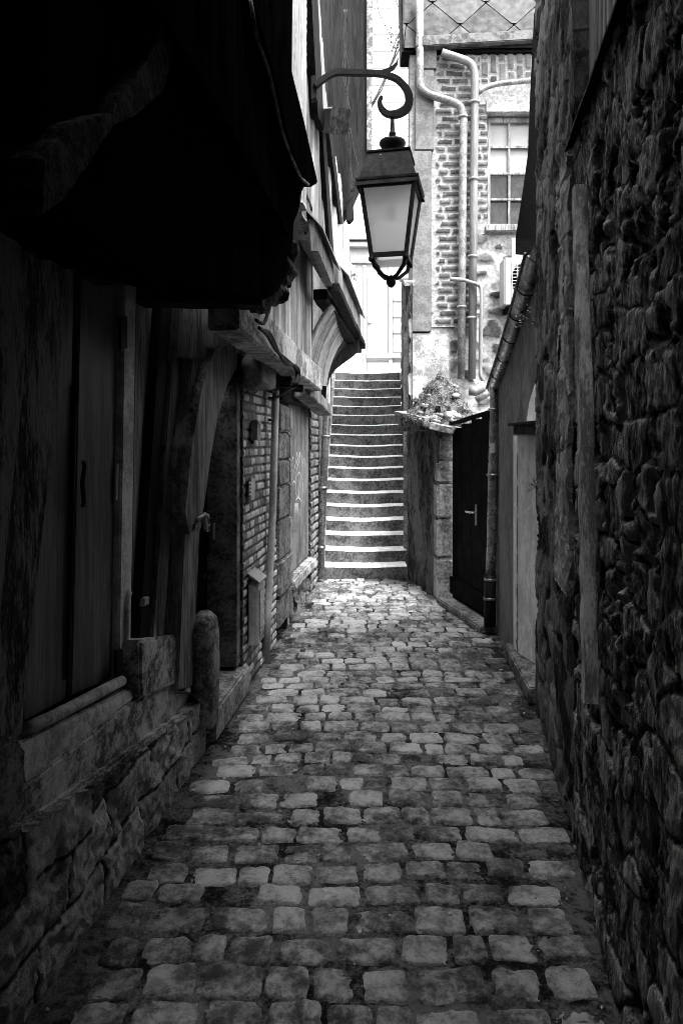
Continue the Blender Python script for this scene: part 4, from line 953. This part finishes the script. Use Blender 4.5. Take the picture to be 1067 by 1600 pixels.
# dark infill behind everything
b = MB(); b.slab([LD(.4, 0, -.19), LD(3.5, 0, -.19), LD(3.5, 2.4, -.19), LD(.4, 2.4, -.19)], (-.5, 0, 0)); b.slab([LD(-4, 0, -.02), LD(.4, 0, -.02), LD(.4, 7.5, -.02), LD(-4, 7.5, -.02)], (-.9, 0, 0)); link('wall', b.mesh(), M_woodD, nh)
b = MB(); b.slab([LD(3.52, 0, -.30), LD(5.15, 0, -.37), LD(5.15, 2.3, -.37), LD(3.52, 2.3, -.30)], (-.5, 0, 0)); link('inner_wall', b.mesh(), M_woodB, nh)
# door recess
dr = MB(); dr.slab([LD(3.45, .2, -.20), LD(4.3, .2, -.20), LD(4.3, 2.0, -.20), LD(3.45, 2.0, -.20)], (-.05, 0, 0)); door = link('door', dr.mesh(), M_black, nh)
dr = MB(); dr.slab([LD(4.12, .19, -.02), LD(4.195, .19, -.02), LD(4.195, 1.95, -.02), LD(4.12, 1.95, -.02)], (-.20, 0, 0)); link('door_reveal', dr.mesh(), M_stoneD, nh)
dr = MB(); dr.tube([L(326, 868, -.14), L(326, 862, -.12), L(327, 822, -.12), L(327, 816, -.14)], .010, 8); link('pull_handle', dr.mesh(), M_iron, nh, door)
dr = MB(); dr.slab([L(331, 843, -.16), L(337, 843, -.16), L(338, 817, -.16), L(332, 817, -.16)], (.01, 0, 0)); link('letter_plate', dr.mesh(), M_steel, nh, door)
b = MB(); b.slab([L(325, 1172, .0), L(372, 1098, .0), LD(4.15, .16, -.25), LD(3.4, .16, -.25)], (0, 0, -.15)); 
b = MB(); b.slab([LD(3.50, 0, .03), LD(4.25, 0, .03), LD(4.25, 0, -.3), LD(3.50, 0, -.3)], (0, 0, .165)); link('threshold', b.mesh(bevel=.012), M_stone, nh)
b = MB(); b.tube([L(303, 828, .03), L(308, 812, .05), L(320, 803, .06), L(323, 830, .06)], .011, 8); b.rock(L(322, 815, .05), (.02, .015, .03), 4, 6); link('door_latch', b.mesh(), M_pipe, nh)
b = MB(); b.slab([L(218, 948, -.075), L(226, 944, -.075), L(227, 932, -.075), L(219, 935, -.075)], (.02, 0, 0)); link('socket_box', b.mesh(bevel=.003), M_pipeL, nh)
# jetty floor and upper wall (black overhang)
b = MB()
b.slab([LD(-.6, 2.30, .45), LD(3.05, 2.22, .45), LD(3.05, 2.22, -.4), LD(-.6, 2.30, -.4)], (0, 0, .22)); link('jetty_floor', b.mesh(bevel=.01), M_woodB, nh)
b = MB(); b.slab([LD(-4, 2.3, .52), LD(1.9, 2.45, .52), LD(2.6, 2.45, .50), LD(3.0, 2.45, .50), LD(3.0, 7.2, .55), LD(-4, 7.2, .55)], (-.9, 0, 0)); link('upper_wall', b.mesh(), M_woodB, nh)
for k, d_ in enumerate((.9, 1.45, 2.0, 2.5, 2.95)):
    b = MB(); zc = 2.23
    b.beam(LD(d_, zc, -.4), LD(d_, zc - .01, .40), .15, .17, 5, .012); link('joist', b.mesh(), M_woodD, nh)
b = MB(); pts = [L(446, 400, .42), L(438, 428, .42), L(425, 450, .40), L(405, 462, .35)]
for k, p in enumerate(pts): b.rock(p, (.06, .09, .07), 20 + k, 12, .25)
link('corbel', b.mesh(), M_woodO, nh)
# carved bracket faintly lit
b = MB(); b.slab([L(x_, y_, .50) for x_, y_ in ragged([(272, 18), (262, 28), (246, 60), (232, 92), (214, 120), (182, 158), (176, 178), (135, 186), (102, 200), (72, 250), (66, 335), (95, 315), (120, 282), (180, 195), (212, 180), (254, 142), (271, 95)], 2)], (-.08, 0, 0))
link('carved_bracket', b.mesh(), mat('plastered_bracket', .002, .03, .9, 12, bump=1, bsc=30, bd=.02, contrast=1.4, spec=.02), nh)
# tall weatherboard that edges the overhang
b = MB(); w = [L(x_, y_, .55) for x_, y_ in ((380, -420), (398, -420), (405, -40), (415, 0), (455, 105), (476, 190), (497, 286), (488, 292), (470, 280), (455, 232), (430, 120), (396, 0))]
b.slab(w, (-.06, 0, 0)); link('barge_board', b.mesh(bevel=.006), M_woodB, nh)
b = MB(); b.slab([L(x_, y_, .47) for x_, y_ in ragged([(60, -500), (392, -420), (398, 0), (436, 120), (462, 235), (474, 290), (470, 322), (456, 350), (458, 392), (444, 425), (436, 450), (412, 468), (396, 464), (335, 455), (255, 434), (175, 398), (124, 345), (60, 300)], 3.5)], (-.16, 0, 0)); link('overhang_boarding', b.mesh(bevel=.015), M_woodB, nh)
b = MB(); b.tube([L(x_, y_, .57) for x_, y_ in ((392, 0), (402, 60), (420, 110), (430, 155), (441, 205), (455, 245), (470, 278), (482, 288))], .006, 6); link('edge_cord', b.mesh(), M_woodG, nh)
b = MB(); b.slab([L(x_, y_, .40) for x_, y_ in ((461, 302), (472, 296), (464, 392), (452, 396))], (-.05, 0, 0)); link('hanging_board', b.mesh(bevel=.004), M_woodD, nh)
b = MB()
for k in range(4): b.beam(L(470 + k * 4, 302 + k * 4, .30), L(478 + k * 5, 365 + k * 2, .30), .015, .02, 2, .001)
b.beam(L(472, 296, .33), L(490, 345, .33), .04, .03, 3, .002)
link('slatted_vent', b.mesh(), M_woodD, nh)

bh = MB(); bh.box((-3, -4.6, 0), (3, -4.02, 8)); bh.box((-.48, -4.0, 2.36), (.62, .35, 6.4)); bh.box((-.3, -4.05, 0), (.6, -4.0, 2.1)); single('overhead_light_blocker', bh.mesh(), M_plas, 'added unseen mass behind the viewpoint, bridging the alley to block overhead light', 'house', (0, -4.3, 0))  # unseen mass added to keep overhead light off the near alley
# guard stone
b = MB(); vs = []; prof = [(0, 1.0), (.3, .98), (.48, .95), (.545, .85), (.575, .62), (.59, .3)]
gc = LD(3.42, .15, .0)
for (z_, k_) in prof:
    for j in range(16):
        a = 2 * math.pi * j / 16; q_ = (abs(math.cos(a)) ** 3 + abs(math.sin(a)) ** 3) ** (-1 / 3)
        vs.append(gc + Vector((.065 * k_ * q_ * math.cos(a) * (1 + rnd.uniform(-.08, .08)), .10 * k_ * q_ * math.sin(a) * (1 + rnd.uniform(-.08, .08)), z_ * .93 + rnd.uniform(-.006, .006))))
fs = [(i * 16 + j, i * 16 + (j + 1) % 16, (i + 1) * 16 + (j + 1) % 16, (i + 1) * 16 + j) for i in range(5) for j in range(16)] + [tuple(range(80, 96)), tuple(range(15, -1, -1))]
b.add(vs, fs, True); single('guard_stone', b.mesh(), mat('guard_stone', 0.1040, 0.4200, .85, 8, bump=1, bsc=30, bd=.02, contrast=1.5), 'rounded upright guard stone at the corner of the dark doorway', 'stone', gc)
b = MB(); b.slab([LD(3.3, 0, .01), LD(3.56, 0, .01), LD(3.56, .18, .01), LD(3.3, .20, .01)], (-.2, 0, 0)); 

# ================================================================== STREET LAMP
LDp = 4.4
lc = P(608, 340, LDp)
sl_ = thing('street_lamp', 'black iron lantern with opal glass hanging from a scrolled bracket over the alley', 'street lamp', lc)
def T(x, y_): return P(x, y_, LDp)
b = MB()
arm = [(492, 135), (505, 124), (518, 116), (530, 113), (560, 114), (590, 115), (606, 118), (622, 125), (635, 140), (639, 155), (636, 168), (626, 176), (614, 179), (603, 177), (595, 168), (593, 158), (597, 151)]
q = []; w = [T(*p) for p in arm]
for i in range(len(w) - 1):
    p0, p1, p2, p3 = w[max(i - 1, 0)], w[i], w[i + 1], w[min(i + 2, len(w) - 1)]
    for k in range(5):
        t = k / 5; q.append(.5 * ((2 * p1) + (p2 - p0) * t + (2 * p0 - 5 * p1 + 4 * p2 - p3) * t * t + (3 * p1 - p0 - 3 * p2 + p3) * t ** 3))
q.append(w[-1]); n = len(q); wd = []
for i in range(n):
    k = i / n; wd.append(.019 if k < .45 else .019 + .008 * math.sin(min(1, (k - .45) / .35) * math.pi) if k < .8 else .02 * (1 - (k - .8) / .2 * .55))
# flat bar section
vs = []; fs = []
for i in range(n):
    t = (q[min(i + 1, n - 1)] - q[max(i - 1, 0)]).normalized(); nn_ = Vector((-t.z, 0, t.x))
    for (a, c) in ((-1, -1), (1, -1), (1, 1), (-1, 1)): vs.append(q[i] + nn_ * a * wd[i] + Vector((0, c * .016, 0)))
for i in range(n - 1):
    for j in range(4): fs.append((i * 4 + j, i * 4 + (j + 1) % 4, (i + 1) * 4 + (j + 1) % 4, (i + 1) * 4 + j))
fs += [(3, 2, 1, 0), tuple(range(4 * n - 4, 4 * n))]
b.add(vs, fs); link('bracket_arm', b.mesh(bevel=.003), M_iron, sl_)
b = MB(); lf = [(590, 113), (604, 111), (614, 106), (620, 99), (622, 90)]; wl = [.006, .012, .011, .007, .001]; vs = []; fs = []
pl_ = [T(*p) for p in lf]
for i in range(5):
    t = (pl_[min(i + 1, 4)] - pl_[max(i - 1, 0)]).normalized(); nn_ = Vector((-t.z, 0, t.x))
    for (a, c) in ((-1, -1), (1, -1), (1, 1), (-1, 1)): vs.append(pl_[i] + nn_ * a * wl[i] + Vector((0, c * .012, 0)))
for i in range(4):
    for j in range(4): fs.append((i * 4 + j, i * 4 + (j + 1) % 4, (i + 1) * 4 + (j + 1) % 4, (i + 1) * 4 + j))
fs += [(3, 2, 1, 0), tuple(range(16, 20))]; b.add(vs, fs); link('leaf_finial', b.mesh(), M_iron, sl_)
b = MB(); b.slab([T(486, 118), T(495, 116), T(495, 152), T(486, 156)], (0, .05, 0)); link('wall_plate', b.mesh(bevel=.003), M_iron, sl_)
px_ = LDp / F
b = MB(); c = T(613, 178); b.lathe(c, [(.010, 0), (.013, -18 * px_), (.016, -28 * px_), (.022, -29 * px_), (.024, -33 * px_), (.014, -36 * px_), (.030, -38 * px_), (.082, -43 * px_), (.086, -47 * px_), (.070, -53 * px_), (.036, -58 * px_), (.034, -60 * px_), (.05, -64 * px_), (.075, -67 * px_)], 28)
link('cap', b.mesh(), M_iron, sl_)
# lantern body: rotated square
ROT = R(-12.5)
def Lq(a, c, z_):  # local (a = right, c = toward back)
    ca, sa = math.cos(ROT), math.sin(ROT); ctr = T(611, 340); return Vector((ctr.x + a * ca - c * sa, ctr.y + .0 + a * sa + c * ca, z_))
# with this rotation the right flank turns toward the camera
zy = lambda y_: H + (CY - y_) * px_
def frust(b, r0, z0, r1, z1, th=None):
    a = [Lq(sx * r0, sy * r0, z0) for sx, sy in ((-1, -1), (1, -1), (1, 1), (-1, 1))]; c = [Lq(sx * r1, sy * r1, z1) for sx, sy in ((-1, -1), (1, -1), (1, 1), (-1, 1))]
    b.add(a + c, [(3, 2, 1, 0), (4, 5, 6, 7)] + [(j, (j + 1) % 4, (j + 1) % 4 + 4, j + 4) for j in range(4)])
b = MB(); frust(b, .142, zy(250), .142, zy(246)); frust(b, .132, zy(249), .178, zy(291)); b2 = MB(); 
me = MB(); frust(me, .178, zy(291), .132, zy(249.5)); frust(me, .140, zy(249), .140, zy(245.5)); frust(me, .196, zy(296), .196, zy(291.5))
link('hood', me.mesh(bevel=.003), M_lant, sl_)
# skirt (open frame) below hood
sk = MB()
for (a, c) in (((-1, -1), (1, -1)), ((1, -1), (1, 1)), ((1, 1), (-1, 1)), ((-1, 1), (-1, -1))):
    w = [Lq(a[0] * .193, a[1] * .193, zy(297)), Lq(c[0] * .193, c[1] * .193, zy(297)), Lq(c[0] * .198, c[1] * .198, zy(303)), Lq(a[0] * .198, a[1] * .198, zy(303))]
    n_ = (Lq(0, 0, 0) - (w[0] + w[1]) / 2); n_.z = 0; sk.slab(w, n_.normalized() * .006)
link('skirt', sk.mesh(), M_lant, sl_)
rt, rb = .168, .108; zt_, zb2 = zy(298), zy(404)
fr_ = MB()
for (sx, sy) in ((-1, -1), (1, -1), (1, 1), (-1, 1)): fr_.beam(Lq(sx * rt, sy * rt, zt_), Lq(sx * rb, sy * rb, zb2 - .01), .022, .022, 3, .0)
for (r_, z_, hh) in ((rt, zt_ - .014, .03), (rb, zb2, .03)):
    cs_ = [Lq(sx * r_, sy * r_, z_) for sx, sy in ((-1, -1), (1, -1), (1, 1), (-1, 1))]
    for j in range(4): fr_.beam(cs_[j], cs_[(j + 1) % 4], .018, hh, 2, .0)
link('lantern_frame', fr_.mesh(), M_lant, sl_)
cs0 = [(-1, -1), (1, -1), (1, 1), (-1, 1)]
for j in range(4):
    a, c = cs0[j], cs0[(j + 1) % 4]; k = .955
    w = [Lq(a[0] * rt * k, a[1] * rt * k, zt_ - .012), Lq(c[0] * rt * k, c[1] * rt * k, zt_ - .012), Lq(c[0] * rb * k, c[1] * rb * k, zb2), Lq(a[0] * rb * k, a[1] * rb * k, zb2)]
    n_ = (Lq(0, 0, 0) - (w[0] + w[1]) / 2); n_.z = 0; bb = MB(); bb.slab(w, n_.normalized() * .004); link('glass_pane', bb.mesh(), M_glass, sl_)
bb = MB(); bb.lathe(Lq(0, 0, zy(330)), [(.012, .10), (.012, .03), (.022, .02), (.026, -.03), (.020, -.06), (.006, -.075)], 14); link('bulb', bb.mesh(), M_lant, sl_)
bb = MB(); ft = [Lq(sx * .085, sy * .085, zy(412)) for sx, sy in cs0]; bb.slab(ft, (0, 0, .006)); link('bottom_glass', bb.mesh(), M_glass, sl_)
bt = MB(); bot_ = T(612, 437)
for (sx, sy) in cs0:
    s0 = Lq(sx * rb, sy * rb, zy(407)); s1 = Lq(sx * rb * .86, sy * rb * .86, zy(420)); s2 = Lq(sx * rb * .42, sy * rb * .42, zy(432)); bt.tube([s0, s1, s2, Lq(0, 0, zy(436))], [.015, .013, .012, .012], 8)
    bt.rock(s0 + Vector((0, 0, -.012)), (.02, .02, .018), 3, 6, .1)
bt.lathe(Lq(0, 0, zy(438)), [(.005, .034), (.012, .026), (.022, .014), (.03, 0), (.031, -.014), (.026, -.03), (.014, -.042), (.003, -.047)], 20)
link('bottom_finial', bt.mesh(), M_iron, sl_)


b = MB()
for k in range(240):
    y_ = rnd.uniform(1.5, 7.4); x_ = rnd.uniform(leftedge(y_) + .05, rightedge(y_) - .05) if rnd.random() < .6 else (rightedge(y_) - abs(rnd.gauss(0, .12)) - .03 if rnd.random() < .6 else leftedge(y_) + abs(rnd.gauss(0, .1)) + .03)
    z_ = float(gz(np.array([x_]), np.array([y_]))[0]) + .007; a_ = rnd.uniform(0, 6.28); r1 = rnd.uniform(.002, .008)
    if rnd.random() < .5: b.rock((x_, y_, z_), (r1, r1 * rnd.uniform(.6, 1), r1 * .6), k, 4, .3)
    else:
        p_ = Vector((x_, y_, z_ + .002)); u_ = Vector((math.cos(a_), math.sin(a_), rnd.uniform(-.2, .4))) * r1 * 1.6; v_ = Vector((-math.sin(a_), math.cos(a_), rnd.uniform(-.2, .4))) * r1
        b.slab([p_ - u_, p_ + v_, p_ + u_, p_ - v_], (0, 0, .0012))
me = b.mesh(); me.materials.append(mat('litter', .15, .6, .7, 40, bump=0)); o = bpy.data.objects.new('ground_litter', me); COL.objects.link(o); o['kind'] = 'stuff'; o['label'] = 'specks of grit and fallen leaf bits scattered on the cobbles'; o['category'] = 'litter'

for (x_, y_) in ((256, 700), (262, 560), (300, 640), (330, 560), (318, 900)):   # iron pegs and nail heads in the near timbers
    b = MB(); b.rock(L(x_, y_, .0 if x_ > 290 else -.075), (.012, .012, .012), x_, 6, .1); link('peg', b.mesh(), M_iron, nh)
for (x_, y_) in ((183, 1040), (190, 520)):
    b = MB(); b.slab([L(x_ - 5, y_ + 26, -.115), L(x_ + 5, y_ + 24, -.115), L(x_ + 5, y_ - 26, -.115), L(x_ - 5, y_ - 24, -.115)], (.012, 0, 0)); link('hinge', b.mesh(bevel=.002), M_iron, nh)
